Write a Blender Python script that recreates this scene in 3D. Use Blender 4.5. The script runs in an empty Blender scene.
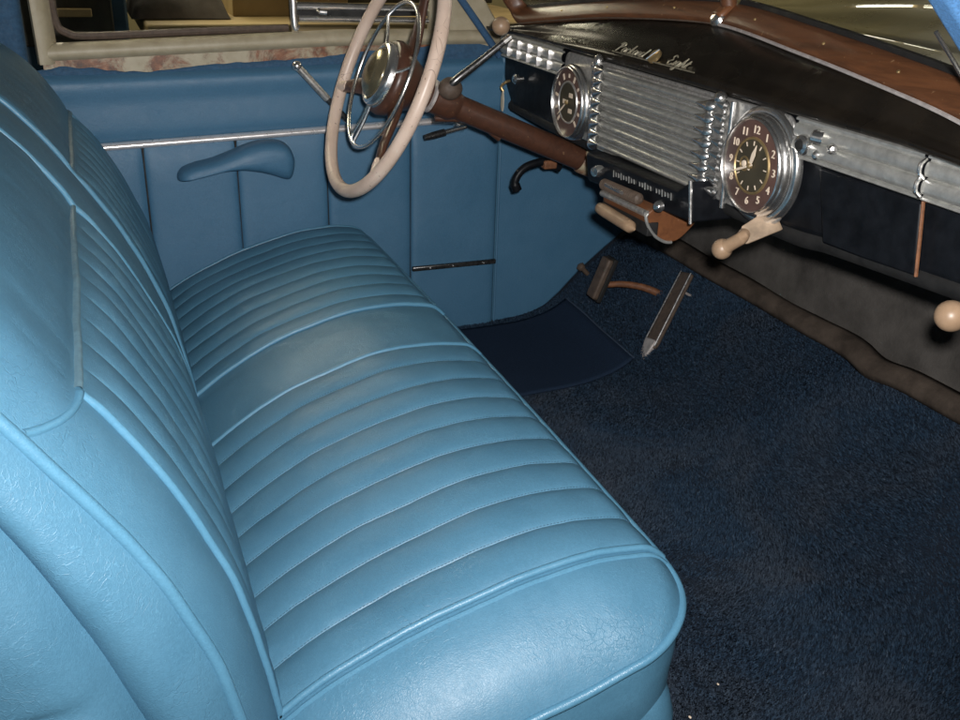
import bpy, bmesh, math, random
from mathutils import Vector, Matrix, noise
random.seed(7)
sc = bpy.context.scene
COL = sc.collection
PI = math.pi

# ------------------------------------------------------------------ camera frame
CAM = Vector((0.0, -1.375, 0.92))
F = 970.0                                            # focal length in pixels of a 960 wide picture
RX = Vector((0.93170699, -0.36194705, 0.03027246))   # picture right in car space
RD = Vector((-0.1242276, -0.39587959, -0.9098609))   # picture down
RF = Vector((0.34130572, 0.84396308, -0.41380759))   # view direction
def ray(px, py): return RX*(px-480) + RD*(py-360) + RF*F
def at_x(px, py, X): d = ray(px, py); return CAM + d*((X-CAM.x)/d.x)
def at_y(px, py, Y): d = ray(px, py); return CAM + d*((Y-CAM.y)/d.y)
def at_z(px, py, Z): d = ray(px, py); return CAM + d*((Z-CAM.z)/d.z)

# ------------------------------------------------------------------ helpers
def lerp(a, b, t): return a + (b-a)*t
def clamp(x, a=0.0, b=1.0): return max(a, min(b, x))
def sstep(a, b, x):
    t = clamp((x-a)/(b-a)); return t*t*(3-2*t)
def interp(tab, x):
    if x <= tab[0][0]: return tab[0][1]
    for (x0, y0), (x1, y1) in zip(tab, tab[1:]):
        if x <= x1: return lerp(y0, y1, (x-x0)/(x1-x0))
    return tab[-1][1]
def catmull(pts, n=8, closed=False):
    pts = [Vector(p) for p in pts]; out = []
    N = len(pts)
    rng = range(N if closed else N-1)
    for i in rng:
        if closed: p0, p1, p2, p3 = pts[(i-1) % N], pts[i], pts[(i+1) % N], pts[(i+2) % N]
        else:
            p1, p2 = pts[i], pts[i+1]
            p0 = pts[i-1] if i > 0 else p1*2-p2
            p3 = pts[i+2] if i+2 < N else p2*2-p1
        for k in range(n):
            t = k/n
            out.append(0.5*((2*p1)+(p2-p0)*t+(2*p0-5*p1+4*p2-p3)*t*t+(3*p1-p0-3*p2+p3)*t**3))
    if not closed: out.append(pts[-1].copy())
    return out
def resample(pts, n):
    L = [0.0]
    for a, b in zip(pts, pts[1:]): L.append(L[-1]+(b-a).length)
    out = []
    j = 0
    for i in range(n):
        s = L[-1]*i/(n-1)
        while j < len(L)-2 and L[j+1] < s: j += 1
        t = (s-L[j])/max(L[j+1]-L[j], 1e-9)
        out.append(pts[j].lerp(pts[j+1], clamp(t)))
    return out

class MB:
    """collects vertices and faces for one mesh"""
    def __init__(s): s.v = []; s.f = []
    def add(s, vs, fs):
        o = len(s.v); s.v += [Vector(v) for v in vs]; s.f += [tuple(i+o for i in f) for f in fs]; return s
    def grid(s, rows, close_u=False, close_v=False, flip=False):
        nu, nv = len(rows), len(rows[0]); o = len(s.v)
        for r in rows: s.v += [Vector(p) for p in r]
        for i in range(nu if close_u else nu-1):
            for j in range(nv if close_v else nv-1):
                a, b = i, (i+1) % nu; c, d = j, (j+1) % nv
                q = (o+a*nv+c, o+a*nv+d, o+b*nv+d, o+b*nv+c)
                s.f.append(q[::-1] if flip else q)
        return s
    def tube(s, pts, r, n=10, closed=False, cap=True):
        pts = [Vector(p) for p in pts]; N = len(pts)
        R = r if callable(r) else (lambda t: r)
        up = None; rows = []
        for i, p in enumerate(pts):
            if closed: t = pts[(i+1) % N]-pts[i-1]
            else: t = pts[min(i+1, N-1)]-pts[max(i-1, 0)]
            t.normalize()
            if up is None:
                up = Vector((0, 0, 1)) if abs(t.z) < 0.9 else Vector((1, 0, 0))
            up = (up - t*up.dot(t)).normalized()
            w = t.cross(up); rr = R(i/max(N-1, 1))
            rows.append([p+(up*math.cos(2*PI*k/n)+w*math.sin(2*PI*k/n))*rr for k in range(n)])
        o = len(s.v)
        s.grid(rows, close_u=closed, close_v=True)
        if cap and not closed:
            s.f.append(tuple(o+k for k in range(n)))
            s.f.append(tuple(o+(N-1)*n+k for k in reversed(range(n))))
        return s
    def lathe(s, prof, origin, axis, n=32, cap=True):
        """prof: (distance along axis, radius)"""
        a = Vector(axis).normalized(); u = a.orthogonal().normalized(); w = a.cross(u); O = Vector(origin)
        rows = [[O+a*h+(u*math.cos(2*PI*k/n)+w*math.sin(2*PI*k/n))*max(r, 1e-5) for k in range(n)] for h, r in prof]
        o = len(s.v); s.grid(rows, close_v=True)
        if cap:
            s.f.append(tuple(o+k for k in range(n))[::-1]); s.f.append(tuple(o+(len(prof)-1)*n+k for k in range(n)))
        return s
    def box(s, c, size, M=None):
        c = Vector(c); h = Vector(size)/2
        vs = [Vector((x*h.x, y*h.y, z*h.z)) for x in (-1, 1) for y in (-1, 1) for z in (-1, 1)]
        if M is not None: vs = [M @ v for v in vs]
        return s.add([v+c for v in vs], [(0, 1, 3, 2), (4, 6, 7, 5), (0, 4, 5, 1), (2, 3, 7, 6), (0, 2, 6, 4), (1, 5, 7, 3)])
    def prism(s, poly, d):
        """closed polygon of points pushed along vector d"""
        n = len(poly); d = Vector(d); P = [Vector(p) for p in poly]
        return s.add(P+[p+d for p in P], [tuple(range(n))[::-1], tuple(range(n, 2*n))]+[(i, (i+1) % n, n+(i+1) % n, n+i) for i in range(n)])
    def sphere(s, c, r, n=20, sc3=(1, 1, 1)):
        c = Vector(c); rows = []
        for i in range(n//2+1):
            th = PI*i/(n//2)
            rows.append([c+Vector((math.sin(th)*math.cos(2*PI*k/n)*sc3[0], math.sin(th)*math.sin(2*PI*k/n)*sc3[1], math.cos(th)*sc3[2]))*r for k in range(n)])
        return s.grid(rows, close_v=True)
    def build(s, name, mat, parent=None, smooth=40, bevel=0, seg=2, normals=True, solid=0, sub=0):
        me = bpy.data.meshes.new(name)
        me.from_pydata([tuple(v) for v in s.v], [], s.f)
        bm = bmesh.new(); bm.from_mesh(me)
        bmesh.ops.remove_doubles(bm, verts=bm.verts, dist=1e-6)
        if normals: bmesh.ops.recalc_face_normals(bm, faces=bm.faces)
        bm.to_mesh(me); bm.free()
        me.materials.append(mat)
        ob = bpy.data.objects.new(name, me); COL.objects.link(ob)
        if smooth:
            me.polygons.foreach_set('use_smooth', [True]*len(me.polygons))
            if smooth < 180: me.set_sharp_from_angle(angle=math.radians(smooth))
        if solid:
            m = ob.modifiers.new('Solidify', 'SOLIDIFY'); m.thickness = solid; m.offset = 0
        if bevel:
            m = ob.modifiers.new('Bevel', 'BEVEL'); m.width = bevel; m.segments = seg; m.limit_method = 'ANGLE'; m.angle_limit = math.radians(35)
        if parent is not None:
            ob.parent = parent
            ob.matrix_parent_inverse = parent.matrix_world.inverted() if parent.type != 'EMPTY' else Matrix.Translation(-parent.location)
        return ob

def tag(o, label, cat, group=None, kind=None):
    o['label'] = label; o['category'] = cat
    if group: o['group'] = group
    if kind: o['kind'] = kind
    return o
def thing(name, label, cat, loc=(0, 0, 0), group=None):
    o = bpy.data.objects.new(name, None); COL.objects.link(o); o.location = loc
    o.empty_display_size = 0.05
    return tag(o, label, cat, group)
def struct(o): o['kind'] = 'structure'; return o

# ------------------------------------------------------------------ materials
class NT:
    def __init__(s, name):
        s.m = bpy.data.materials.new(name); s.m.use_nodes = True
        s.t = s.m.node_tree; s.b = s.t.nodes['Principled BSDF']
        s.tc = s.t.nodes.new('ShaderNodeTexCoord')
    def n(s, typ, **kw):
        x = s.t.nodes.new(typ)
        for k, v in kw.items():
            if k in x.inputs.keys(): x.inputs[k].default_value = v
            else: setattr(x, k, v)
        return x
    def l(s, a, b): s.t.links.new(a, b)
    def noise(s, scale, detail=4, rough=0.55, vec=None, dist=0.0):
        x = s.n('ShaderNodeTexNoise'); x.inputs['Scale'].default_value = scale
        x.inputs['Detail'].default_value = detail; x.inputs['Roughness'].default_value = rough; x.inputs['Distortion'].default_value = dist
        s.l(vec or s.tc.outputs['Object'], x.inputs['Vector']); return x
    def ramp(s, src, stops, interp='LINEAR'):
        r = s.n('ShaderNodeValToRGB'); r.color_ramp.interpolation = interp
        e = r.color_ramp.elements
        while len(e) < len(stops): e.new(0.5)
        for el, (p, c) in zip(e, stops):
            el.position = p; el.color = (*c, 1) if len(c) == 3 else c
        s.l(src, r.inputs['Fac']); return r
    def math(s, op, a, b=None):
        x = s.n('ShaderNodeMath', operation=op)
        for i, q in enumerate((a, b)):
            if q is None: continue
            if isinstance(q, (int, float)): x.inputs[i].default_value = q
            else: s.l(q, x.inputs[i])
        return x.outputs[0]
    def mix(s, fac, a, b):
        x = s.n('ShaderNodeMix', data_type='RGBA')
        for inp, q in ((x.inputs['Factor'], fac), (x.inputs['A'], a), (x.inputs['B'], b)):
            if isinstance(q, (int, float)): inp.default_value = q
            elif isinstance(q, tuple): inp.default_value = (*q, 1)
            else: s.l(q, inp)
        return x.outputs['Result']
    def bump(s, h, strength, dist=0.002, prev=None):
        b = s.n('ShaderNodeBump'); b.inputs['Strength'].default_value = strength; b.inputs['Distance'].default_value = dist
        s.l(h, b.inputs['Height'])
        if prev is not None: s.l(prev, b.inputs['Normal'])
        return b.outputs['Normal']
    def set(s, **kw):
        for k, v in kw.items():
            i = s.b.inputs[k.replace('_', ' ')]
            if isinstance(v, tuple): i.default_value = (*v, 1) if len(v) == 3 else v
            elif isinstance(v, (int, float)): i.default_value = v
            else: s.l(v, i)
        return s

def leather(name, base, dark, rough=0.4, crease=0.35, scuff=0.38):
    m = NT(name)
    blot = m.noise(9, 4, 0.6)
    col = m.ramp(blot.outputs['Fac'], [(0.3, dark), (0.7, base)])
    spk = m.noise(330, 2, 0.6)
    c2 = m.mix(m.ramp(spk.outputs['Fac'], [(0.35, (0, 0, 0)), (0.65, (1, 1, 1))]).outputs['Color'], tuple(x*0.86 for x in base), tuple(min(1, x*1.1) for x in base))
    c3 = m.mix(0.4, col.outputs['Color'], c2)
    # grain
    g = m.n('ShaderNodeTexVoronoi', feature='DISTANCE_TO_EDGE'); g.inputs['Scale'].default_value = 420
    wob = m.noise(60, 3); 
    add = m.n('ShaderNodeVectorMath', operation='ADD'); sc_ = m.n('ShaderNodeVectorMath', operation='SCALE'); sc_.inputs['Scale'].default_value = 0.012
    m.l(wob.outputs['Color'], sc_.inputs[0]); m.l(m.tc.outputs['Object'], add.inputs[0]); m.l(sc_.outputs[0], add.inputs[1])
    m.l(add.outputs[0], g.inputs['Vector'])
    gh = m.math('MINIMUM', g.outputs['Distance'], 0.25)
    nb = m.bump(gh, 0.32, 0.0012)
    # creases in patches
    wob2 = m.noise(14, 4, 0.6)
    add2 = m.n('ShaderNodeVectorMath', operation='ADD'); sc2 = m.n('ShaderNodeVectorMath', operation='SCALE'); sc2.inputs['Scale'].default_value = 0.09
    m.l(wob2.outputs['Color'], sc2.inputs[0]); m.l(m.tc.outputs['Object'], add2.inputs[0]); m.l(sc2.outputs[0], add2.inputs[1])
    v = m.n('ShaderNodeTexVoronoi', feature='DISTANCE_TO_EDGE'); v.inputs['Scale'].default_value = 75
    m.l(add2.outputs[0], v.inputs['Vector'])
    line = m.ramp(v.outputs['Distance'], [(0.0, (0, 0, 0)), (0.035, (1, 1, 1))])
    patch = m.ramp(m.noise(6.5, 3, 0.6).outputs['Fac'], [(0.5, (0, 0, 0)), (0.66, (1, 1, 1))])
    lh = m.mix(patch.outputs['Color'], (1.0, 1.0, 1.0), line.outputs['Color'])
    nb = m.bump(lh, crease, 0.001, nb)
    soft = m.noise(24, 3, 0.5)
    nb = m.bump(soft.outputs['Fac'], 0.25, 0.004, nb)
    rr = m.ramp(m.noise(18, 5, 0.65).outputs['Fac'], [(0.3, (rough-0.06,)*3), (0.7, (rough+0.08,)*3)])
    mp = m.n('ShaderNodeMapping'); mp.inputs['Scale'].default_value = (1.0, 0.45, 0.7); mp.inputs['Rotation'].default_value = (0.4, 0.3, 0.7)
    m.l(add2.outputs[0], mp.inputs['Vector'])
    v3 = m.n('ShaderNodeTexVoronoi', feature='DISTANCE_TO_EDGE'); v3.inputs['Scale'].default_value = 120; m.l(mp.outputs[0], v3.inputs['Vector'])
    ln = m.ramp(v3.outputs['Distance'], [(0.0, (1, 1, 1)), (0.05, (0, 0, 0))])
    pt = m.ramp(m.noise(8.5, 5, 0.65, None, 0.5).outputs['Fac'], [(0.50, (0, 0, 0)), (0.68, (1, 1, 1))])
    wk = m.math('MULTIPLY', m.math('MULTIPLY', ln.outputs['Color'], pt.outputs['Color']), scuff)
    c3 = m.mix(wk, c3, tuple(min(1, x*1.4+0.01) for x in base))
    nb = m.bump(wk, 0.6, 0.001, nb)
    m.set(Base_Color=c3, Roughness=rr.outputs['Color'], Normal=nb, Specular_IOR_Level=0.5)
    return m.m
def plain(name, col, rough=0.5, metal=0.0, var=0.25, scale=30, bump=0.0, bscale=200, spec=0.5, coat=0.0):
    m = NT(name)
    c = m.ramp(m.noise(scale, 5, 0.6).outputs['Fac'], [(0.3, tuple(x*(1-var) for x in col)), (0.7, tuple(min(1, x*(1+var)) for x in col))])
    r = m.ramp(m.noise(scale*1.7, 5, 0.6).outputs['Fac'], [(0.3, (max(0.02, rough*0.8),)*3), (0.7, (min(1, rough*1.25),)*3)])
    m.set(Base_Color=c.outputs['Color'], Roughness=r.outputs['Color'], Metallic=metal, Specular_IOR_Level=spec, Coat_Weight=coat)
    if bump: m.set(Normal=m.bump(m.noise(bscale, 4).outputs['Fac'], bump, 0.002))
    return m.m

BLUE = (0.070, 0.188, 0.286); BLUE_D = (0.052, 0.150, 0.236)
M = {}
M['leather'] = leather('blue_leather', BLUE, BLUE_D, 0.47, 0.42)
M['welt'] = leather('blue_welt', (0.080, 0.215, 0.325), (0.066, 0.186, 0.288), 0.36, 0.1, 0.0)
M['door_vinyl'] = leather('door_vinyl', (0.060, 0.162, 0.270), (0.049, 0.140, 0.238), 0.50, 0.3, 0.15)
M['seam'] = plain('seam_tape', (0.105, 0.195, 0.25), 0.45, var=0.2, scale=90)
M['cloth_blue'] = plain('blue_pillar_cloth', (0.03, 0.085, 0.16), 0.8, var=0.2, scale=120, bump=0.3, bscale=600)
M['windlace'] = plain('blue_windlace', (0.07, 0.20, 0.42), 0.8, var=0.3, scale=400, bump=0.5, bscale=900)
M['windlace_dim'] = plain('dimmed_blue_windlace', (0.035, 0.095, 0.19), 0.8, var=0.3, scale=400, bump=0.5, bscale=900)  # dimmed copy of the windlace cloth, for the cord far from the flash
M['chrome'] = plain('chrome', (0.86, 0.85, 0.83), 0.22, 0.97, var=0.1, scale=60)
M['bright_trim'] = plain('bright_trim', (0.86, 0.83, 0.82), 0.3, 0.6, var=0.08, scale=40)
M['satin'] = plain('satin_chrome', (0.56, 0.56, 0.53), 0.36, 0.72, var=0.2, scale=70, bump=0.06, bscale=300)
M['pitted'] = plain('pitted_chrome', (0.50, 0.49, 0.47), 0.34, 0.75, var=0.35, scale=140, bump=0.1, bscale=500)
M['dark_chrome'] = plain('tarnished_chrome', (0.14, 0.14, 0.14), 0.3, 0.9, var=0.4, scale=120)
M['black'] = plain('black_fascia_paint', (0.006, 0.007, 0.009), 0.4, var=0.4, scale=40, bump=0.02, bscale=300, spec=0.18)
M['black_matte'] = plain('black_rubber', (0.008, 0.008, 0.008), 0.7, var=0.3)
M['ivory'] = plain('ivory_plastic', (0.30, 0.20, 0.125), 0.42, var=0.14, scale=45)
M['tan_metal'] = plain('tan_lever_paint', (0.30, 0.22, 0.15), 0.5, var=0.3, scale=60)
M['gold'] = plain('gilt_metal', (0.46, 0.33, 0.16), 0.4, 0.8, var=0.2)
M['emblem'] = plain('worn_gilt_script', (0.42, 0.38, 0.28), 0.4, 0.7, var=0.35, scale=150)
M['lettering'] = plain('cream_lettering', (0.72, 0.60, 0.47), 0.5, var=0.08)
M['dial_brown'] = plain('brown_dial', (0.092, 0.052, 0.042), 0.4, var=0.15, scale=60)
M['dial_olive'] = plain('dark_olive_dial', (0.050, 0.042, 0.026), 0.35, var=0.2)
M['rubber_brown'] = plain('worn_brown_rubber', (0.085, 0.060, 0.044), 0.6, var=0.3, scale=80, bump=0.2, bscale=400)
M['rust_arm'] = plain('rusty_steel', (0.16, 0.065, 0.028), 0.65, var=0.4, scale=90, bump=0.2, bscale=300)
M['worn_steel'] = plain('worn_pale_steel', (0.46, 0.42, 0.40), 0.5, 0.3, var=0.25, scale=70)
M['olive'] = plain('olive_bodywork', (0.095, 0.083, 0.036), 0.30, var=0.15, scale=5, coat=0.6)
M['wood_tan'] = plain('tan_bench_timber', (0.40, 0.29, 0.135), 0.55, var=0.2, scale=9)
M['clutter_dark'] = plain('dark_shop_clutter', (0.035, 0.03, 0.018), 0.6, var=0.6, scale=12)
M['wall_olive'] = plain('drab_workshop_wall', (0.22, 0.185, 0.095), 0.8, var=0.2, scale=2)
M['blue_tarp'] = plain('blue_plastic', (0.02, 0.07, 0.12), 0.5, var=0.4, scale=10)
M['grey_tarp'] = plain('grey_brown_sheet', (0.12, 0.10, 0.085), 0.7, var=0.35, scale=20)
M['headlining'] = plain('grey_headlining', (0.24, 0.23, 0.21), 0.9, var=0.15, scale=60)
M['concrete'] = plain('workshop_concrete', (0.22, 0.20, 0.17), 0.8, var=0.25, scale=3)
M['paint_cream'] = plain('cream_body_paint', (0.55, 0.51, 0.42), 0.35, var=0.12, scale=12)

def mat_dash_top():
    m = NT('dark_brown_lacquer')
    c = m.ramp(m.noise(14, 6, 0.65).outputs['Fac'], [(0.35, (0.008, 0.0066, 0.0052)), (0.75, (0.018, 0.014, 0.010))])
    r = m.ramp(m.noise(12, 3, 0.5).outputs['Fac'], [(0.3, (0.24,)*3), (0.75, (0.31,)*3)])
    m.set(Base_Color=c.outputs['Color'], Roughness=r.outputs['Color'], Specular_IOR_Level=0.36, Normal=m.bump(m.noise(9, 2).outputs['Fac'], 0.03, 0.003))
    return m.m
M['dash_top'] = mat_dash_top()
def mat_woodgrain(name, a, b, rough):
    m = NT(name)
    mp = m.n('ShaderNodeMapping'); mp.inputs['Scale'].default_value = (40, 4, 40)
    m.l(m.tc.outputs['Object'], mp.inputs['Vector'])
    g = m.noise(1.6, 6, 0.65, mp.outputs['Vector'], 1.2)
    c = m.ramp(g.outputs['Fac'], [(0.3, a), (0.62, b)])
    sp = m.ramp(m.noise(120, 3).outputs['Fac'], [(0.68, (0, 0, 0)), (0.74, (1, 1, 1))])
    col = m.mix(m.math('MULTIPLY', sp.outputs['Color'], 0.5), c.outputs['Color'], (0.4, 0.25, 0.13))
    m.set(Base_Color=col, Roughness=rough, Coat_Weight=0.12, Coat_Roughness=0.25)
    return m.m
M['garnish'] = mat_woodgrain('woodgrain_garnish_paint', (0.055, 0.023, 0.011), (0.135, 0.053, 0.022), 0.45)
M['column'] = mat_woodgrain('brown_column_paint', (0.054, 0.025, 0.016), (0.086, 0.037, 0.022), 0.40)
M['brown_box'] = mat_woodgrain('brown_box_paint', (0.11, 0.042, 0.018), (0.17, 0.066, 0.026), 0.45)
def mat_rusty_cream(name, lo, hi):
    m = NT(name)
    a = m.noise(13, 6, 0.7, None, 0.6); f = m.ramp(a.outputs['Fac'], [(lo, (0, 0, 0)), (hi, (1, 1, 1))])
    rc = m.ramp(m.noise(60, 5, 0.7).outputs['Fac'], [(0.3, (0.06, 0.03, 0.018)), (0.55, (0.22, 0.088, 0.042)), (0.75, (0.36, 0.20, 0.11))])
    cr = m.ramp(m.noise(30, 4).outputs['Fac'], [(0.3, (0.32, 0.275, 0.18)), (0.7, (0.42, 0.37, 0.265))])
    m.set(Base_Color=m.mix(f.outputs['Color'], cr.outputs['Color'], rc.outputs['Color']), Roughness=0.5,
          Normal=m.bump(a.outputs['Fac'], 0.2, 0.003))
    return m.m
M['rusty_cream'] = mat_rusty_cream('rusty_cream_paint', 0.44, 0.56)
M['cream_rail'] = mat_rusty_cream('stained_cream_paint', 0.66, 0.76)
def mat_rim():
    m = NT('cracked_ivory')
    v = m.n('ShaderNodeTexVoronoi', feature='DISTANCE_TO_EDGE'); v.inputs['Scale'].default_value = 30
    m.l(m.tc.outputs['Object'], v.inputs['Vector'])
    pits = m.ramp(m.noise(170, 3, 0.6).outputs['Fac'], [(0.67, (0, 0, 0)), (0.72, (1, 1, 1))])
    crk = m.ramp(v.outputs['Distance'], [(0.0, (1, 1, 1)), (0.015, (0, 0, 0))])
    pm = m.ramp(m.noise(12, 3).outputs['Fac'], [(0.56, (0, 0, 0)), (0.62, (1, 1, 1))])
    cf = m.math('MULTIPLY', crk.outputs['Color'], pm.outputs['Color'])
    d = m.math('MAXIMUM', pits.outputs['Color'], m.math('MULTIPLY', cf, 0.8))
    base = m.ramp(m.noise(20, 5).outputs['Fac'], [(0.3, (0.58, 0.44, 0.35)), (0.7, (0.70, 0.555, 0.46))])
    m.set(Base_Color=m.mix(d, base.outputs['Color'], (0.10, 0.05, 0.03)), Roughness=0.38,
          Normal=m.bump(d, -0.4, 0.001))
    return m.m
M['rim'] = mat_rim()
def mat_carpet():
    m = NT('navy_carpet')
    fib = m.noise(330, 4, 0.8); mid = m.noise(60, 4, 0.6); big = m.noise(4.5, 4, 0.6, None, 0.4)
    c1 = m.ramp(fib.outputs['Fac'], [(0.32, (0.0035, 0.0065, 0.013)), (0.70, (0.018, 0.032, 0.056))])
    dust = m.ramp(big.outputs['Fac'], [(0.42, (0, 0, 0)), (0.72, (1, 1, 1))])
    c2 = m.mix(m.math('MULTIPLY', dust.outputs['Color'], 0.28), c1.outputs['Color'], (0.024, 0.022, 0.023))
    lint = m.ramp(m.noise(260, 1, 0.5).outputs['Fac'], [(0.80, (0, 0, 0)), (0.83, (1, 1, 1))])
    c3 = m.mix(m.math('MULTIPLY', lint.outputs['Color'], 0.35), c2, (0.16, 0.17, 0.19))
    nb = m.bump(fib.outputs['Fac'], 0.9, 0.004); nb = m.bump(mid.outputs['Fac'], 0.5, 0.006, nb)
    m.set(Base_Color=c3, Roughness=0.95, Normal=nb, Specular_IOR_Level=0.15, Sheen_Weight=0.05, Sheen_Roughness=0.5, Sheen_Tint=(0.5, 0.7, 1.0))
    return m.m
M['carpet'] = mat_carpet()
def mat_pile():
    m = NT('navy_carpet_pile')
    geo = m.n('ShaderNodeNewGeometry')
    c1 = m.ramp(geo.outputs['Random Per Island'], [(0.0, (0.012, 0.024, 0.043)), (0.6, (0.020, 0.040, 0.070)), (0.96, (0.030, 0.055, 0.090)), (1.0, (0.055, 0.078, 0.110))])
    big = m.noise(4.2, 5, 0.62, None, 0.5)
    dust = m.ramp(big.outputs['Fac'], [(0.44, (0, 0, 0)), (0.66, (1, 1, 1))])
    c2 = m.mix(m.math('MULTIPLY', dust.outputs['Color'], 0.55), c1.outputs['Color'], (0.055, 0.062, 0.074))
    brn = m.ramp(m.noise(9, 4, 0.6).outputs['Fac'], [(0.62, (0, 0, 0)), (0.74, (1, 1, 1))])
    c3 = m.mix(m.math('MULTIPLY', brn.outputs['Color'], 0.22), c2, (0.06, 0.047, 0.036))
    m.set(Base_Color=c3, Roughness=0.95, Specular_IOR_Level=0.1)
    return m.m
M['pile'] = mat_pile()
M['heel_mat'] = plain('blue_heel_mat', (0.010, 0.022, 0.046), 0.9, var=0.3, scale=300, bump=0.4, bscale=700, spec=0.2)
M['felt'] = plain('brown_felt', (0.062, 0.048, 0.038), 0.95, var=0.45, scale=22, bump=0.5, bscale=200, spec=0.2)
M['firewall'] = plain('grey_brown_insulation', (0.075, 0.069, 0.063), 0.95, var=0.35, scale=16, bump=0.5, bscale=250, spec=0.2)
def mat_glass():
    m = NT('window_glass')
    m.set(Base_Color=(0.93, 0.95, 0.92), Roughness=0.03, Transmission_Weight=1.0, IOR=1.02, Specular_IOR_Level=0.5)
    return m.m
M['glass'] = mat_glass()

# ------------------------------------------------------------------ carpet floor and toe board
TOE = [(-0.7, 0.0), (0.60, 0.0), (0.80, 0.001), (0.90, 0.004), (0.96, 0.012), (1.01, 0.027), (1.055, 0.056), (1.108, 0.105), (1.174, 0.160), (1.240, 0.208)]
toe_c = catmull([(a, 0, b) for a, b in TOE], 12)
toe_c = resample(toe_c, 150)
rows = []
for p in toe_c:
    r = []
    for k in range(151):
        y = lerp(-0.95, 0.735, k/150)
        q = Vector((p.x*7, y*7, 3.1))
        dz = 0.0045*noise.noise(q)+0.003*noise.noise(q*3.1)
        if 0.2 < p.x < 1.2: dz += 0
        r.append((p.x, y, p.z+dz))
    rows.append(r)
fl = MB().grid(rows).build('floor', M['carpet'], smooth=180)
struct(fl)

import numpy as np
rg = np.random.default_rng(5)
def pile_tufts(n):
    tx = np.array([p.x for p in toe_c]); tz = np.array([p.z for p in toe_c])
    arc = np.concatenate([[0], np.cumsum(np.hypot(np.diff(tx), np.diff(tz)))])
    a0 = np.interp(0.44, tx, arc); a = rg.uniform(a0, arc[-1]-0.004, n)
    x = np.interp(a, arc, tx); z = np.interp(a, arc, tz); y = rg.uniform(-0.93, 0.700, n)
    sl = np.interp(a, arc, np.gradient(tz, arc)); cl = np.sqrt(np.maximum(0, 1-sl*sl))
    nrm = np.stack([-sl, np.zeros(n), cl], 1)
    ang = rg.uniform(0, 2*np.pi, n)
    tdir = np.stack([np.cos(ang)*cl, np.sin(ang), np.cos(ang)*sl], 1)
    side = np.stack([-np.sin(ang)*cl, np.cos(ang), -np.sin(ang)*sl], 1)
    # lie of the pile: swept by feet in broad patches
    sw = np.sin(x*9+2*np.sin(y*5))*0.4+np.sin(y*7+x*4)*0.3
    sweep = np.stack([np.cos(sw*3)*cl, np.sin(sw*3), np.cos(sw*3)*sl], 1)
    base = np.stack([x, y, z], 1)+nrm*0.001
    h = rg.uniform(0.003, 0.0058, n)[:, None]; w = rg.uniform(0.0006, 0.0011, n)[:, None]
    tip = base+nrm*h+tdir*h*0.55+sweep*h*0.35
    mid = base+nrm*h*0.6+tdir*h*0.15
    V = np.stack([base-side*w, base+side*w, mid+side*w*0.9, tip, mid-side*w*0.9], 1).reshape(-1, 3)
    me = bpy.data.meshes.new('carpet_pile')
    me.vertices.add(n*5); me.vertices.foreach_set('co', V.astype(np.float32).ravel())
    me.loops.add(n*5); me.loops.foreach_set('vertex_index', np.arange(n*5, dtype=np.int32))
    me.polygons.add(n); me.polygons.foreach_set('loop_start', np.arange(0, n*5, 5, dtype=np.int32))
    me.update(calc_edges=True); me.materials.append(M['pile'])
    o = bpy.data.objects.new('carpet_pile', me); COL.objects.link(o); return o
tag(pile_tufts(430000), 'short navy carpet pile covering the floor and toe board', 'carpet', kind='stuff')

# ------------------------------------------------------------------ bench seat
seat = thing('bench_seat', 'light blue leather bench seat with pleated cushion and backrest', 'car seat', (0.25, 0, 0.0))
Y_NEAR, Y_FAR = -0.722, 0.692
W3, W2, W1, W0 = -0.617, -0.052, 0.128, 0.640
CPROF = [(0.03, 0.128), (0.095, 0.178), (0.14, 0.208), (0.19, 0.232), (0.24, 0.252), (0.295, 0.270), (0.366, 0.289), (0.44, 0.2975), (0.49, 0.2945), (0.517, 0.289), (0.535, 0.281)]
cp = catmull([(a, 0, b) for a, b in CPROF], 8); CTAB = [(p.x, p.z) for p in cp]
def cz(x, y):
    z = interp(CTAB, x)
    crown = (1-clamp(abs(y)/0.62)**2)
    z += 0.016*crown*sstep(0.1, 0.24, x)*(1-0.55*sstep(0.34, 0.53, x))
    if y < -0.60: z -= 0.072*((-0.60-y)/0.12)**2*(1-0.45*sstep(0.36, 0.52, x))
    if y > 0.63: z -= 0.02*((y-0.63)/0.062)**2
    return z
RC = 0.085
def xfront(y):
    if y < Y_NEAR+RC: d = Y_NEAR+RC-y; return 0.535-RC+math.sqrt(max(RC*RC-d*d, 0))
    if y > Y_FAR-RC: d = y-(Y_FAR-RC); return 0.535-RC+math.sqrt(max(RC*RC-d*d, 0))
    return 0.535
PR = random.Random(3)
JIT = {}
for a_, b_ in ((W3, W2), (W1, W0)):
    for k_ in range(10): JIT[(a_, k_)] = lerp(a_, b_, k_/9)+(PR.uniform(-0.0022, 0.0022) if 0 < k_ < 9 else 0)
def zones():
    """(y, bulge height) samples across the seat with a line exactly in every seam"""
    out = []
    def pleats(a, b, n):
        for k in range(n):
            y0, y1 = JIT[(a, k)], JIT[(a, k+1)]
            hv = PR.uniform(0.82, 1.12)
            for i in range(16):
                t = i/16; t = 0.5-0.5*math.cos(PI*t) if True else t
                out.append((lerp(y0, y1, t), (1-(2*t-1)**2)**0.62, hv))
    def flat(a, b, n, h):
        for i in range(n):
            t = i/n; t = 0.5-0.5*math.cos(PI*t)
            out.append((lerp(a, b, t), (1-(2*t-1)**2), h))
    flat(Y_NEAR, W3, 26, 0.3); pleats(W3, W2, 9); flat(W2, W1, 40, 0.5); pleats(W1, W0, 9); flat(W0, Y_FAR, 16, 0.2)
    out.append((Y_FAR, 0, 0)); return out
ZN = zones()
NX = 110
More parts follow.
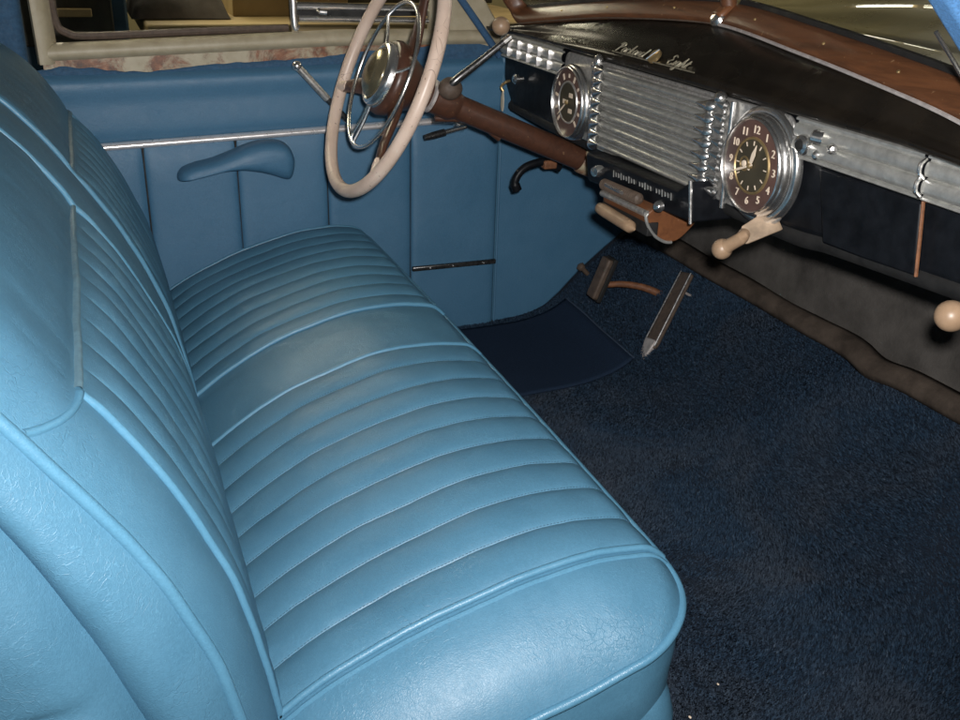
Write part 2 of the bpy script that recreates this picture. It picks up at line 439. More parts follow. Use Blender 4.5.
def cush_pt(s, y, b=0.0, hh=1.0, lift=0.0):
    xf = xfront(y); x = lerp(0.04, xf, s)
    z = cz(x*1.0 if xf > 0.534 else x, y)
    d = min(xf-x, y-Y_NEAR, Y_FAR-y)            # edge rounding
    e = clamp(1-d/0.026); z -= 0.010*e*e
    amp = 0.0068*hh*(1-0.55*sstep(0.93, 1.0, s))
    n1 = noise.noise(Vector((x*9, y*9, 1.7)))
    pk = noise.noise(Vector((x*70, y*26, 5.0)))+0.6*noise.noise(Vector((x*150, y*40, 8.0)))
    z += amp*b + 0.0020*n1 + 0.00045*pk*(1.2-b) + 0.0010*noise.noise(Vector((x*22, y*30, 3.3)))
    return Vector((x, y, z+lift))
rows = [[cush_pt(1-(1-i/NX)**1.5, y, b, h) for (y, b, h) in ZN] for i in range(NX+1)]
cushion = MB().grid(rows).build('cushion', M['leather'], seat, smooth=50)
def y_curve(y, lift): return [cush_pt(i/90, y, 0, 0, lift) for i in range(91)]
for y in (W3, W2, W1, W0):
    MB().tube(resample(y_curve(y, 0.0025), 90), 0.0042, 10).build('piping', M['welt'], cushion)
# second welt of the near double seam
MB().tube(resample(y_curve(W3-0.010, 0.0005), 90), 0.003, 8).build('piping', M['welt'], cushion)
# stitching along every pleat seam
thread = plain('stitch_thread', (0.03, 0.085, 0.135), 0.8)
for a, b in ((W3, W2), (W1, W0)):
    st = MB()
    for k in range(1, 9):
        c = resample(y_curve(JIT[(a, k)]+0.0016, 0.0012), 128)
        for i in range(8, 126, 1):
            p, q = c[i], c[i+1]
            st.tube([p.lerp(q, 0.1), p.lerp(q, 0.75)], 0.0006, 4)
    st.build('stitching', thread, cushion, smooth=180)
# outline in plan
def outline():
    pts = []
    for i in range(40): pts.append((lerp(0.06, 0.535-RC, i/40), Y_NEAR))
    for i in range(24):
        a = -PI/2+PI/2*i/24; pts.append((0.535-RC+RC*math.cos(a), Y_NEAR+RC+RC*math.sin(a)))
    for i in range(90): pts.append((0.535, lerp(Y_NEAR+RC, Y_FAR-RC, i/90)))
    for i in range(24):
        a = PI/2*i/24; pts.append((0.535-RC+RC*math.cos(a), Y_FAR-RC+RC*math.sin(a)))
    for i in range(30): pts.append((lerp(0.535-RC, 0.06, i/29), Y_FAR))
    return [Vector((x, y, cz(x, y)-0.010)) for x, y in pts]
OUT = outline()
MB().tube(OUT, 0.0052, 12).build('piping', M['welt'], cushion)
rows = []
N = len(OUT)
for j in range(15):
    t = j/14; r = []
    for i, p in enumerate(OUT):
        a, b = OUT[max(i-1, 0)], OUT[min(i+1, N-1)]
        tn = Vector((b.x-a.x, b.y-a.y, 0)).normalized(); nr = Vector((tn.y, -tn.x, 0))
        off = -0.004+0.006*math.sin(PI*t)-0.010*t + 0.0015*noise.noise(Vector((p.x*14, p.y*14, t*4)))
        z = lerp(p.z, 0.095, t)
        r.append(Vector((p.x, p.y, z))+nr*off)
    rows.append(r)
MB().grid(rows).build('front_border', M['leather'], seat, smooth=180)
# seat base: rounded apron under the cushion
def rrect(x0, x1, y0, y1, r, n=10):
    pts = []
    for cx, cy, a0 in ((x1-r, y1-r, 0), (x0+r, y1-r, PI/2), (x0+r, y0+r, PI), (x1-r, y0+r, 3*PI/2)):
        for k in range(n+1):
            a = a0+PI/2*k/n; pts.append((cx+r*math.cos(a), cy+r*math.sin(a)))
    return pts
rows = []
for z, ins in ((0.02, 0.006), (0.08, 0.0), (0.13, 0.002), (0.155, 0.008), (0.175, 0.018), (0.188, 0.032), (0.193, 0.05)):
    rows.append([(x, y, z) for x, y in rrect(-0.18+ins, 0.525-ins, -0.722+ins, 0.68-ins, max(0.042-ins*0.5, 0.01))])
MB().grid(rows, close_v=True).build('seat_base', M['leather'], seat, smooth=180)

# backrest
BP = [(0.10, 0.10), (0.103, 0.15), (0.099, 0.19), (0.092, 0.24), (0.082, 0.295), (0.069, 0.35), (0.051, 0.40), (0.030, 0.45), (0.005, 0.50), (-0.020, 0.542), (-0.044, 0.580), (-0.066, 0.612), (-0.090, 0.643), (-0.116, 0.671), (-0.15, 0.697), (-0.19, 0.712), (-0.23, 0.706), (-0.262, 0.68), (-0.283, 0.62), (-0.295, 0.5), (-0.30, 0.30), (-0.30, 0.08)]
bc = catmull([(a, 0, b) for a, b in BP], 14)
NB = 210
bcr = resample(bc, NB)
SEAM_Z = 0.566
nrmls = []
for i in range(NB):
    t = (bcr[min(i+1, NB-1)]-bcr[max(i-1, 0)]).normalized(); nrmls.append(Vector((t.z, 0, -t.x)))
i_seam = min(range(NB//2), key=lambda i: abs(bcr[i].z-SEAM_Z))
B_NEAR, B_FAR = -0.702, 0.680
def back_pt(i, y, b=0, h=0, lift=0.0):
    p = bcr[i].copy(); n = nrmls[i]
    fr = 1-sstep(NB*0.55, NB*0.68, i)
    o = lift
    if y < -0.60: o -= 0.030*((-0.60-y)/0.102)**2
    if y > 0.60: o -= 0.028*((y-0.60)/0.08)**2
    pleat = 1.0 if i <= i_seam else 0.0
    inpleat = (W3 <= y <= W2) or (W1 <= y <= W0)
    if inpleat and i > i_seam:
        hh, bb = 0.0, 0.0
    else: hh, bb = h, b
    if inpleat:                                   # soft swelling into the seam tape
        o += -0.003*math.exp(-((i-i_seam)/2.2)**2)
    if i > i_seam: o += 0.006*sstep(0, 14, i-i_seam)*max(sstep(W1, W1+0.02, y), 1-sstep(W2-0.02, W2, y))*sstep(-0.70, -0.60, y)
    o += 0.0070*hh*bb*fr*((1-math.exp(-((i-i_seam)/4.5)**2)) if inpleat else 1.0) + 0.0020*noise.noise(Vector((p.x*8, y*8, p.z*8)))+0.0009*noise.noise(Vector((p.x*24, y*28, p.z*24)))
    q = p+n*o
    return Vector((q.x, y, q.z))
def zones_b():
    out = []
    for (y, b, h) in ZN:
        if B_NEAR < y < B_FAR: out.append((y, b, h))
    return [(B_NEAR, 0, 0)]+out+[(B_FAR, 0, 0)]
ZB = zones_b()
rows = [[back_pt(i, y, b, h) for (y, b, h) in ZB] for i in range(NB)]
back = MB().grid(rows).build('backrest', M['leather'], seat, smooth=55)
def back_curve(y, lift, i0=0, i1=int(NB*0.62)): return [back_pt(i, y, 0, 0, lift) for i in range(i0, i1)]
for y in (W2, W1): MB().tube(back_curve(y, 0.0025), 0.0042, 10).build('piping', M['welt'], back)
for y in (W3, W0): MB().tube(back_curve(y, 0.0025, 0, i_seam+1), 0.0042, 10).build('piping', M['welt'], back)
def back_ptf(fi, y, lift):
    i = int(math.floor(fi)); return back_pt(i, y, 0, 0, lift).lerp(back_pt(i+1, y, 0, 0, lift), fi-i)
def seam_rows(path, lift):
    pc_ = [back_ptf(fi, y, lift) for fi, y in path]; rr = []
    for k, p in enumerate(pc_):
        t = (pc_[min(k+1, len(pc_)-1)]-pc_[max(k-1, 0)]).normalized()
        n = nrmls[int(path[k][0])]; w_ = t.cross(n).normalized()
        rr.append([p+w_*d+n*l for d, l in ((-0.0042, -0.006), (-0.0032, 0.0), (-0.0017, 0.0014), (0, 0.0018), (0.0017, 0.0014), (0.0032, 0.0), (0.0042, -0.006))])
    return rr
for y0, y1 in ((-0.612, W2-0.004), (W1+0.004, 0.66)):
    MB().grid(seam_rows([(i_seam, lerp(y0, y1, k/70)) for k in range(71)], 0.0035)).build('seam_strip', M['seam'], back, smooth=180)
tail = [(i_seam+4.5*(k/24)**2.6, lerp(-0.612, -0.699, k/24)) for k in range(25)]
MB().grid(seam_rows(tail, 0.0028)).build('piping', M['welt'], back, smooth=180)
edge_n = [back_pt(i, B_NEAR) for i in range(int(NB*0.62))]
MB().tube([p+Vector((0, -0.001, 0)) for p in edge_n], 0.0058, 12).build('piping', M['welt'], back)
MB().tube([back_pt(i, B_FAR) for i in range(int(NB*0.62))], 0.005, 10).build('piping', M['welt'], back)
# side border between the edge piping and the crease of the rear shell
CR = [(0.03, 0.09), (0.014, 0.18), (-0.004, 0.25), (-0.025, 0.314), (-0.047, 0.384), (-0.060, 0.421), (-0.078, 0.468), (-0.098, 0.512), (-0.125, 0.560), (-0.155, 0.600), (-0.19, 0.635), (-0.225, 0.65)]
cr = resample(catmull([(a, 0, b) for a, b in CR], 10), 90)
en = resample(edge_n, 90)
rows = []
for i in range(90):
    r = []
    for j in range(19):
        t = j/18
        p = en[i].lerp(Vector((cr[i].x, -0.722, cr[i].z)), t)
        p.y -= 0.016*math.sin(PI*t)**0.8 - 0.010*t**6 - 0.0015*noise.noise(Vector((p.x*12, i*0.05, p.z*12)))
        r.append(p)
    rows.append(r)
MB().grid(rows).build('side_border', M['leather'], seat, smooth=180)
rows = []
for i in range(90):
    r = []
    for j in range(25):
        t = j/24
        x = lerp(cr[i].x+0.004, -0.305, t); a = clamp((cr[i].x-x)/0.05)
        y = -0.716-0.034*math.sqrt(1-(1-a)**2)
        tail = clamp((-0.122-x)/0.05)
        y += 0.05*sstep(0.0, 1.0, tail)
        z = lerp(cr[i].z, cr[i].z*0.96+0.005, t)
        y += (0.004*math.exp(-((z-(0.375+0.20*x))/0.007)**2)+0.004*math.exp(-((z-(0.345-0.10*x))/0.006)**2)+0.003*math.exp(-((z-(0.325+0.30*x))/0.006)**2))*a - 0.003*noise.noise(Vector((x*5, 2.0, z*26)))*a
        r.append((x, y, z))
    rows.append(r)
MB().grid(rows).build('rear_shell', M['leather'], seat, smooth=180)
# plain far end of the backrest
MB().grid([[back_pt(i, B_FAR), Vector((-0.29, B_FAR, min(back_pt(i, B_FAR).z, 0.66)))] for i in range(int(NB*0.8))]).build('side_border', M['leather'], seat)

# ------------------------------------------------------------------ driver's door
DY = 0.705
door = thing('driver_door', 'blue trimmed driver door with worn cream window rail and padded armrest', 'car door', (0.4, 0.75, 0.0))
SEAMS = [0.087, 0.272, 0.464, 0.655]
def trim_z(x): return lerp(0.482, 0.508, x/0.76)
xs = []
edges = [-0.45]+SEAMS+[0.868]
for a, b in zip(edges, edges[1:]):
    for k in range(18): xs.append((lerp(a, b, 0.5-0.5*math.cos(PI*k/18)), k/18, a))
xs.append((0.868, 1.0, 0.655))
def door_off(x, u, z, z0, z1):
    t = clamp((z-z0)/(z1-z0))
    pil = 0.012*(1-(2*u-1)**6)*(1-(2*t-1)**10) if 0 < u < 1 else 0
    return -pil-0.003*noise.noise(Vector((x*6, 4, z*6)))
rows = []
for j in range(50):
    r = []
    for (x, u, a) in xs:
        z = lerp(-0.03, trim_z(x)-0.004, j/49)
        zz = z
        r.append((x, DY+door_off(x, u, z, -0.03, trim_z(x)), zz))
    rows.append(r)
panel = MB().grid(rows).build('lower_panel', M['door_vinyl'], door, smooth=50)
for x in SEAMS:
    MB().tube([(x, DY-0.002, lerp(0.03, trim_z(x)-0.006, k/8)) for k in range(9)], 0.0028, 6).build('seam_cord', M['black_matte'], panel)
# upper roll
rows = []
def up_top(x): return lerp(0.622, 0.640, clamp(x/0.86))
for j in range(26):
    t = j/25; r = []
    for k in range(81):
        x = lerp(-0.45, 0.868, k/80); z0 = trim_z(x)+0.004; z = lerp(z0, up_top(x), t)
        y = DY-0.014*(1-(2*t-1)**6)-0.008*sstep(0.55, 0.9, t)*(1-sstep(0.93, 1.0, t)) - 0.002*noise.noise(Vector((x*7, 9, z*9)))
        r.append((x, y, z))
    rows.append(r)
MB().grid(rows).build('upper_panel', M['door_vinyl'], door, smooth=180)
# ragged turned-over edge of the covering above the roll
rag = [(-0.12, 0.634), (-0.045, 0.648), (-0.02, 0.646), (0.02, 0.643), (0.07, 0.636), (0.12, 0.635), (0.18, 0.641), (0.24, 0.647), (0.32, 0.650), (0.42, 0.654), (0.5, 0.656), (0.60, 0.660), (0.68, 0.664), (0.74, 0.672), (0.78, 0.675), (0.82, 0.668), (0.868, 0.662)]
rows = []
for k in range(120):
    x = lerp(-0.12, 0.868, k/119); zt = interp(rag, x)-0.010*(1-sstep(0.40, 0.60, x))+0.003*noise.noise(Vector((x*40, 0, 0)))
    rows.append([(x, DY+0.002, up_top(x)-0.006), (x, DY-0.0015, lerp(up_top(x), zt, 0.5)), (x, DY+0.004, zt)])
MB().grid(rows).build('edge_flap', M['cloth_blue'], door, smooth=180)
# chrome trim strip
tr = MB()
rows = []
for k in range(41):
    x = lerp(-0.06, 0.765, k/40); z = trim_z(x)
    rows.append([(x, DY-0.006-0.012*math.cos(a), z+0.0078*math.sin(a)) for a in [PI*(-0.5+q/8) for q in range(9)]])
tr.grid(rows).build('trim_strip', M['bright_trim'], door, smooth=180)
# kick strip at the bottom right of the panel
MB().box((0.762, DY-0.013, 0.166), (0.212, 0.010, 0.012)).build('kick_strip', M['dark_chrome'], door, bevel=0.003)
for xx in (0.70, 0.757, 0.835): MB().lathe([(0, 0.003), (0.003, 0.0025), (0.004, 0.0)], (xx, DY-0.018, 0.166), (0, -1, 0), 10).build('screw', M['chrome'], door)
# armrest
arm_px = [(178, 179), (181, 170), (193, 164), (212, 159), (232, 151), (246, 145), (262, 141), (278, 141), (288, 146), (293, 157), (293, 168), (290, 177), (284, 178), (268, 173), (252, 170), (232, 169), (210, 172), (190, 178)]
ctr = catmull([at_y(x, y, 0.675) for x, y in arm_px], 5, True)
cc = sum(ctr, Vector())/len(ctr)
def arm_ring(scale, y, dz=0.0):
    out = []
    for p in ctr:
        mid = Vector((p.x, 0, cc.z+(p.x-cc.x)*0.16))
        q = Vector((lerp(cc.x, p.x, 1-(1-scale)*0.22), y, lerp(mid.z, p.z, scale)+dz)); out.append(q)
    return out
rows = [arm_ring(0.92, 0.700), arm_ring(1.0, 0.69), arm_ring(1.02, 0.672), arm_ring(0.95, 0.655, 0.001), arm_ring(0.78, 0.643, 0.002), arm_ring(0.5, 0.637, 0.003), arm_ring(0.15, 0.635, 0.003)]
am = MB().grid(rows, close_v=True); am.f.append(tuple(len(am.v)-len(ctr)+k for k in range(len(ctr))))
am.build('armrest', M['door_vinyl'], door, smooth=180)
# window rail with its rolled lip, corner and vertical
def rail_z(x): return lerp(0.654, 0.675, clamp((x+0.07)/0.57))
rows = []
for k in range(61):
    x = lerp(-0.075, 0.868, k/60); z = rail_z(x)
    rows.append([(x, DY+0.002, z-0.006), (x, DY-0.007, z), (x, DY-0.010, z+0.006), (x, DY-0.008, z+0.016), (x, DY+0.002, z+0.023), (x, DY+0.012, z+0.026), (x, DY+0.022, z+0.024)])
rail = MB().grid(rows).build('window_rail', M['cream_rail'], door, smooth=60)
rows = []
for k in range(25):
    z = lerp(0.643, 0.95, k/24); x = -0.072-0.02*(z-0.66)
    rows.append([(x-0.012, DY+0.010, z), (x-0.008, DY-0.010, z), (x+0.006, DY-0.012, z), (x+0.016, DY+0.0, z), (x+0.024, DY+0.016, z), (x+0.026, DY+0.024, z)])
MB().grid(rows).build('window_rail', M['cream_rail'], door, smooth=60)
# inner metal between the rail and the covering
rows = [[(lerp(-0.075, 0.868, k/60), DY+0.006, lerp(0.60, rail_z(lerp(-0.075, 0.868, k/60))-0.004, j/4)) for k in range(61)] for j in range(5)]
MB().grid(rows).build('inner_metal', M['rusty_cream'], door, smooth=180)
# seal and lower glass channel
ch = catmull([(-0.040, DY+0.026, 0.95), (-0.044, DY+0.026, 0.80), (-0.043, DY+0.026, 0.720), (-0.025, DY+0.026, 0.697), (0.02, DY+0.026, 0.691), (0.2, DY+0.026, 0.697), (0.40, DY+0.026, 0.703)], 10)
MB().tube(ch, 0.0075, 8).build('window_seal', M['rubber_brown'], door)
MB().box((0.19, DY+0.034, 0.88), (0.43, 0.005, 0.37)).build('window_glass', M['glass'], door)
# ventilator window frame
vf = MB().tube(catmull([(0.408, DY+0.012, 0.96), (0.409, DY+0.010, 0.80), (0.410, DY+0.008, 0.712), (0.416, DY+0.008, 0.703)], 8), 0.0085, 10)
vf.build('vent_post', M['chrome'], door)
MB().tube([(0.42, DY+0.014, 0.722), (0.74, DY+0.014, 0.716)], 0.007, 10).build('vent_frame', M['chrome'], door)
MB().tube([(0.418, DY+0.03, 0.744), (0.74, DY+0.03, 0.736)], 0.010, 10).build('vent_frame', M['chrome'], door)
MB().box((0.58, DY+0.022, 0.731), (0.32, 0.006, 0.010)).build('vent_seal', M['black_matte'], door)
MB().tube([(0.46, DY+0.008, 0.738), (0.463, DY-0.003, 0.736), (0.475, DY-0.004, 0.735)], 0.005, 8).build('vent_latch', M['chrome'], door)
MB().box((0.58, DY+0.030, 0.86), (0.32, 0.005, 0.21)).build('vent_glass', M['glass'], door)
# front pillar metal of the door frame
pl = [(0.70, 0.66), (0.868, 0.655), (0.868, 0.70), (0.80, 0.80), (0.72, 0.95), (0.62, 0.95), (0.70, 0.76)]
MB().prism([(x, DY+0.004, z) for x, z in pl], (0, 0.02, 0)).build('pillar_metal', M['cream_rail'], door, bevel=0.004)
# window crank and inner door handle
a, b = at_y(334, 106, 0.655), at_y(297, 66, 0.655)
ck = MB().tube([Vector((b.x, DY, b.z)).lerp(Vector((a.x, DY, a.z)), 1.05)+Vector((0.03, 0, -0.03)), a+Vector((0.03, 0.004, -0.032)), a, b], lambda t: 0.0075-0.0015*t, 10)
ckm = ck.build('window_crank', M['dark_chrome'], door)
MB().sphere(b, 0.010).build('crank_knob', M['chrome'], ckm)
dv = (b-a).normalized()
MB().tube([a+dv*0.02, b], 0.0078, 10).build('crank_sleeve', M['pitted'], ckm)
a, b = at_y(465, 127, 0.665), at_y(424, 138, 0.655)
hm = MB().tube([Vector((a.x, DY-0.01, a.z)), a, a.lerp(b, 0.55)], lambda t: 0.006, 10).build('door_handle', M['chrome'], door)
MB().tube([a.lerp(b, 0.5), a.lerp(b, 0.8), b], lambda t: 0.0085-0.002*(t > 0.9), 10).build('handle_grip', M['dark_chrome'], hm)
MB().lathe([(0, 0.018), (0.004, 0.016), (0.010, 0.010), (0.012, 0.0)], (a.x, DY-0.012, a.z), (0, -1, 0), 20).build('handle_escutcheon', M['chrome'], hm)

# ------------------------------------------------------------------ kick panel
kp = [(0.873, 0.70), (0.873, 0.0), (0.933, -0.004), (1.002, 0.014), (1.055, 0.058), (1.108, 0.112), (1.174, 0.166), (1.236, 0.212), (1.29, 0.26), (1.29, 0.70)]
kick = MB().prism([(x, DY+0.004, z) for x, z in kp], (0, 0.02, 0)).build('kick_panel', M['door_vinyl'], smooth=30, bevel=0.006, seg=3)
tag(kick, 'plain blue kick panel with curved lower edge ahead of the driver door', 'trim panel')
MB().tube([(0.874, DY-0.002, lerp(0.0, 0.63, k/10)) for k in range(11)], 0.0030, 8).build('piping', M['door_vinyl'], kick)

# ------------------------------------------------------------------ pillars
rp = MB().box((-0.285, DY+0.03, 0.62), (0.37, 0.06, 0.90)).build('rear_pillar', M['cloth_blue'], bevel=0.02, seg=4)
tag(rp, 'dark blue cloth covered pillar behind the driver door, at the far end of the backrest', 'pillar')
a1, a2 = at_y(452, -14, 0.69), at_y(500, 56, 0.69)
wl = MB().tube(catmull([a1+(a1-a2)*2, a1, a1.lerp(a2, 0.5)+Vector((0.002, 0, -0.002)), a2], 8), 0.008, 12).build('windlace', M['windlace_dim'])
tag(wl, 'blue cloth windlace cord rising along the far windscreen pillar', 'windlace')
a1, a2 = at_y(909, -24, -0.66), at_y(963, 63, -0.66)
dpl = (a2-a1).normalized()
tp = MB()
side = dpl.cross(Vector((0, 1, 0))).normalized()
if side.x < 0: side = -side
A, B = a1-dpl*0.25, a2+dpl*0.06
tp.prism([A-side*0.0, A+side*0.0185, B+side*0.0185, B], (0, -0.03, 0))
tpo = tp.build('passenger_pillar', M['windlace'], bevel=0.007, seg=4)
tag(tpo, 'blue fabric covered windscreen pillar on the passenger side, at the upper right', 'pillar')
MB().prism([A+side*0.0195, A+side*0.09, B+side*0.09, B+side*0.0195], (0, -0.02, 0)).build('door_jamb', M['paint_cream'], tpo, bevel=0.004)
q1, q2 = at_y(936, 32, -0.645), at_y(958, 69, -0.645)
MB().tube([q1, q2, q2+(q2-q1)*0.5], 0.0022, 8).build('chrome_bead', M['chrome'], tpo)

# ------------------------------------------------------------------ dashboard
DX = 0.850
dash = thing('dashboard', 'black dashboard with chrome speaker grille and two round brown dials', 'dashboard', (0.95, 0, 0.55))
def extrude_y(prof, y0, y1, n=2):
    return [[(x, lerp(y0, y1, k/n), z) for (x, z) in prof] for k in range(n+1)]
ZG = [(-0.72, 0.722), (-0.6, 0.744), (-0.45, 0.757), (-0.256, 0.769), (0, 0.780), (0.249, 0.766), (0.43, 0.745), (0.59, 0.722), (0.70, 0.705)]
zg = catmull([(a, 0, b) for a, b in ZG], 8); ZGT = [(p.x, p.z) for p in zg]
def gx(y): return 0.949-0.173*math.sqrt(y*y+0.0009)+0.005
def gz(y): return interp(ZGT, y)
rows = []
for k in range(121):
    y = lerp(-0.72, 0.665, k/120); X, Z = gx(y), gz(y)
    x0 = min(DX, X-0.012)
    dz = max(Z-0.704, 0.004); dx = max(X-x0, 0.012)
    ctrl = [(x0+0.012, 0.7015), (x0-0.004, 0.702), (x0-0.011, 0.7055), (x0-0.0125, 0.711), (x0-0.008, 0.704+dz*0.22), (x0+dx*0.10, 0.704+dz*0.38), (x0+dx*0.34, 0.704+dz*0.62), (x0+dx*0.68, 0.704+dz*0.85), (X+0.004, Z+0.001)]
    rows.append(catmull([(a, y, b) for a, b in ctrl], 6))
dtop = MB().grid(rows).build('dash_top', M['dash_top'], dash, smooth=180)
# fascia behind everything
fa = MB().prism([(DX+0.006, 0.66, 0.70), (DX+0.006, 0.66, 0.60), (DX+0.006, 0.60, 0.545), (DX+0.006, 0.30, 0.543), (DX+0.006, -0.30, 0.545), (DX+0.006, -0.45, 0.556), (DX+0.006, -0.80, 0.578), (DX+0.006, -0.80, 0.70)], (0.03, 0, 0))
fa.build('fascia', M['black'], dash, bevel=0.012, seg=4)
MB().tube(catmull([(DX+0.018, 0.62, 0.55), (DX+0.018, 0.3, 0.543), (DX+0.018, -0.30, 0.543), (DX+0.018, -0.45, 0.554), (DX+0.018, -0.82, 0.577)], 8), 0.014, 10).build('lower_lip', M['black_matte'], dash)
# centre chrome plate
MB().prism([(DX, y, z) for y, z in rrect(-0.345, 0.335, 0.553, 0.7, 0.02)] , (-0.006, 0, 0)).build('centre_plate', M['pitted'], dash, bevel=0.002)
# chrome bands left and right
def band_prof():
    P = [(0.004, 0.704)]
    P += [(-0.006, 0.704), (-0.011, 0.7015), (-0.011, 0.699), (-0.006, 0.6975), (-0.006, 0.696)]
    for zc, hw in ((0.6865, 0.0085), (0.667, 0.0085)):
        for k in range(9):
            a = PI*k/8; P.append((-0.0065-0.006*math.sin(a)**0.7, zc+hw*math.cos(a)))
        P.append((-0.0045, zc-hw-0.0008))
    P += [(-0.009, 0.6555), (-0.010, 0.653), (-0.007, 0.651), (0.004, 0.651)]
    return [(DX+a, b) for a, b in P]
bp = band_prof()
bandm = MB().grid(extrude_y(bp, -0.352, -0.5715, 4)).grid(extrude_y(bp, -0.5765, -0.80, 4)).build('chrome_band', M['satin'], dash, smooth=35)
bandl = MB().grid(extrude_y(bp, 0.337, 0.640, 4)).build('chrome_band', M['satin'], dash, smooth=35)
for row, zc in enumerate((0.6865, 0.667)):
    for k in range(5):
        MB().box((DX-0.0140, lerp(0.585, 0.385, k/4)+row*0.004, zc), (0.008, 0.0034, 0.0185)).build('raised_bar', M['bright_trim'], bandl, bevel=0.001)
# glovebox
gl = [(DX-0.0005, -0.400, 0.648), (DX-0.0005, -0.5735, 0.648), (DX-0.0005, -0.586, 0.566), (DX-0.0005, -0.50, 0.560), (DX-0.0005, -0.43, 0.557)]
gd = MB().prism([(p[0]+0.006, p[1], p[2]) for p in gl], (-0.009, 0, 0)).build('glovebox_door', M['black'], dash, bevel=0.003)
gap = MB().tube([(DX-0.003, -0.5755, 0.650), (DX-0.003, -0.582, 0.61), (DX-0.003, -0.5885, 0.566)], 0.0022, 6).build('door_gap', M['rust_arm'], gd)
br = MB()
for zc in (0.6865, 0.667): br.tube(catmull([(DX-0.010, -0.5735, zc+0.0105), (DX-0.0165, -0.574, zc+0.005), (DX-0.0165, -0.5745, zc-0.005), (DX-0.010, -0.575, zc-0.0105)], 6), 0.0026, 8)
br.build('hinge_clip', M['chrome'], gd)
lat = MB().lathe([(0, 0.013), (0.006, 0.0135), (0.010, 0.012), (0.012, 0.008), (0.010, 0.006)], (DX-0.010, -0.378, 0.672), (-1, 0, 0), 28).build('latch_button', M['chrome'], gd)
MB().lathe([(0, 0.006), (0.004, 0.0055), (0.005, 0.0)], (DX-0.020, -0.378, 0.672), (-1, 0, 0), 16).build('keyhole', M['black_matte'], lat)
MB().tube([(DX-0.014, -0.399, 0.688), (DX-0.020, -0.404, 0.687), (DX-0.014, -0.410, 0.686)], 0.008, 10).build('latch_catch', M['chrome'], gd)
MB().lathe([(0, 0.006), (0.006, 0.007), (0.012, 0.005), (0.018, 0.0062), (0.022, 0.004), (0.023, 0)], (DX-0.010, -0.424, 0.677), (-0.55, -0.8, 0.1), 16).build('latch_catch', M['chrome'], gd)
MB().lathe([(0, 0.005), (0.006, 0.006), (0.010, 0.004), (0.011, 0)], (DX-0.010, -0.402, 0.664), (-0.8, -0.4, 0.1), 16).build('latch_catch', M['chrome'], gd)

# speaker grille with ribs and finials
gr = MB().box((DX-0.009, -0.011, 0.622), (0.006, 0.372, 0.146)).build('speaker_grille', M['pitted'], dash, bevel=0.002)
NR = 8
for k in range(NR):
    z = lerp(0.686, 0.562, k/(NR-1))
    P = []
    for q in range(9):
        a = PI*q/8; P.append((DX-0.009-0.0135*math.sin(a)**0.7, z+0.0056*math.cos(a)))
    P += [(DX-0.009, z-0.0078), (DX-0.0165, z-0.0082), (DX-0.0165, z-0.0096), (DX-0.009, z-0.0100)]
    rb = MB().grid(extrude_y(P, 0.1615, -0.1835, 6)).build('rib', M['satin'], gr, smooth=35)
    for yb, sg in ((0.1615, -1), (-0.1835, 1)):
        yy = yb+0.006*(k/(NR-1))*sg*0
        gs_ = 1.25 if sg < 0 else 1.08
        tear = [(-0.004, 0.0), (-0.003, 0.005), (0.002, 0.0088), (0.008, 0.0092), (0.014, 0.0072), (0.021, 0.0045), (0.030, 0.0024), (0.036, 0.0009), (0.0365, 0.0)]
        MB().lathe([(h_*(1.0 if h_ > 0.02 else 1.0), r_*gs_) for h_, r_ in tear], (DX-0.022-0.003*(sg < 0), yy-sg*0.004, z), (-0.25, sg, 0.18 if sg < 0 else 0.05), 18, cap=False).build('finial', M['chrome'], gr)
        MB().lathe([(0, 0.0), (0.001, 0.0055), (0.006, 0.0078), (0.012, 0.0060), (0.020, 0.0030), (0.022, 0)], (DX-0.015, yy-sg*0.027, z+0.004), (-0.55, sg*0.75, 0.25), 16, cap=False).build('finial', M['chrome'], gr)
# upright posts beside the finials
for y in (0.203, -0.2165):
    MB().tube([(DX-0.012, y, 0.698), (DX-0.013, y-0.004, 0.62), (DX-0.012, y-0.006, 0.548)], 0.0045, 10).build('grille_post', M['chrome'], gr)
MB().sphere((DX-0.02, -0.196, 0.700), 0.0095).build('control_knob', M['chrome'], gr)
MB().sphere((DX-0.02, 0.175, 0.700), 0.0095, sc3=(1, 1, 1.5)).build('control_knob', M['chrome'], gr)
MB().sphere((DX-0.016, 0.194, 0.692), 0.0075).build('control_knob', M['chrome'], gr)

# text helper on the dash face: local x -> -y, local y -> +z
def text_mesh(body, size, extrude, origin, mat, name, parent, rot=0.0, shear=0.0, tilt=0.0):
    cu = bpy.data.curves.new(name, 'FONT'); cu.body = body; cu.size = size; cu.extrude = extrude; cu.align_x = 'CENTER'; cu.align_y = 'CENTER'; cu.shear = shear; cu.resolution_u = 3
    ob = bpy.data.objects.new(name, cu); COL.objects.link(ob)
    dg = bpy.context.evaluated_depsgraph_get(); me = bpy.data.meshes.new_from_object(ob.evaluated_get(dg))
    bpy.data.objects.remove(ob); bpy.data.curves.remove(cu)
    Mx = Matrix(((0, 0, -1), (-1, 0, 0), (0, 1, 0)))
    R = Matrix.Rotation(rot, 3, 'Z')
    vs = [Mx @ (R @ v.co)+Vector(origin) for v in me.vertices]
    fs = [tuple(p.vertices) for p in me.polygons]
    bpy.data.meshes.remove(me)
    return vs, fs
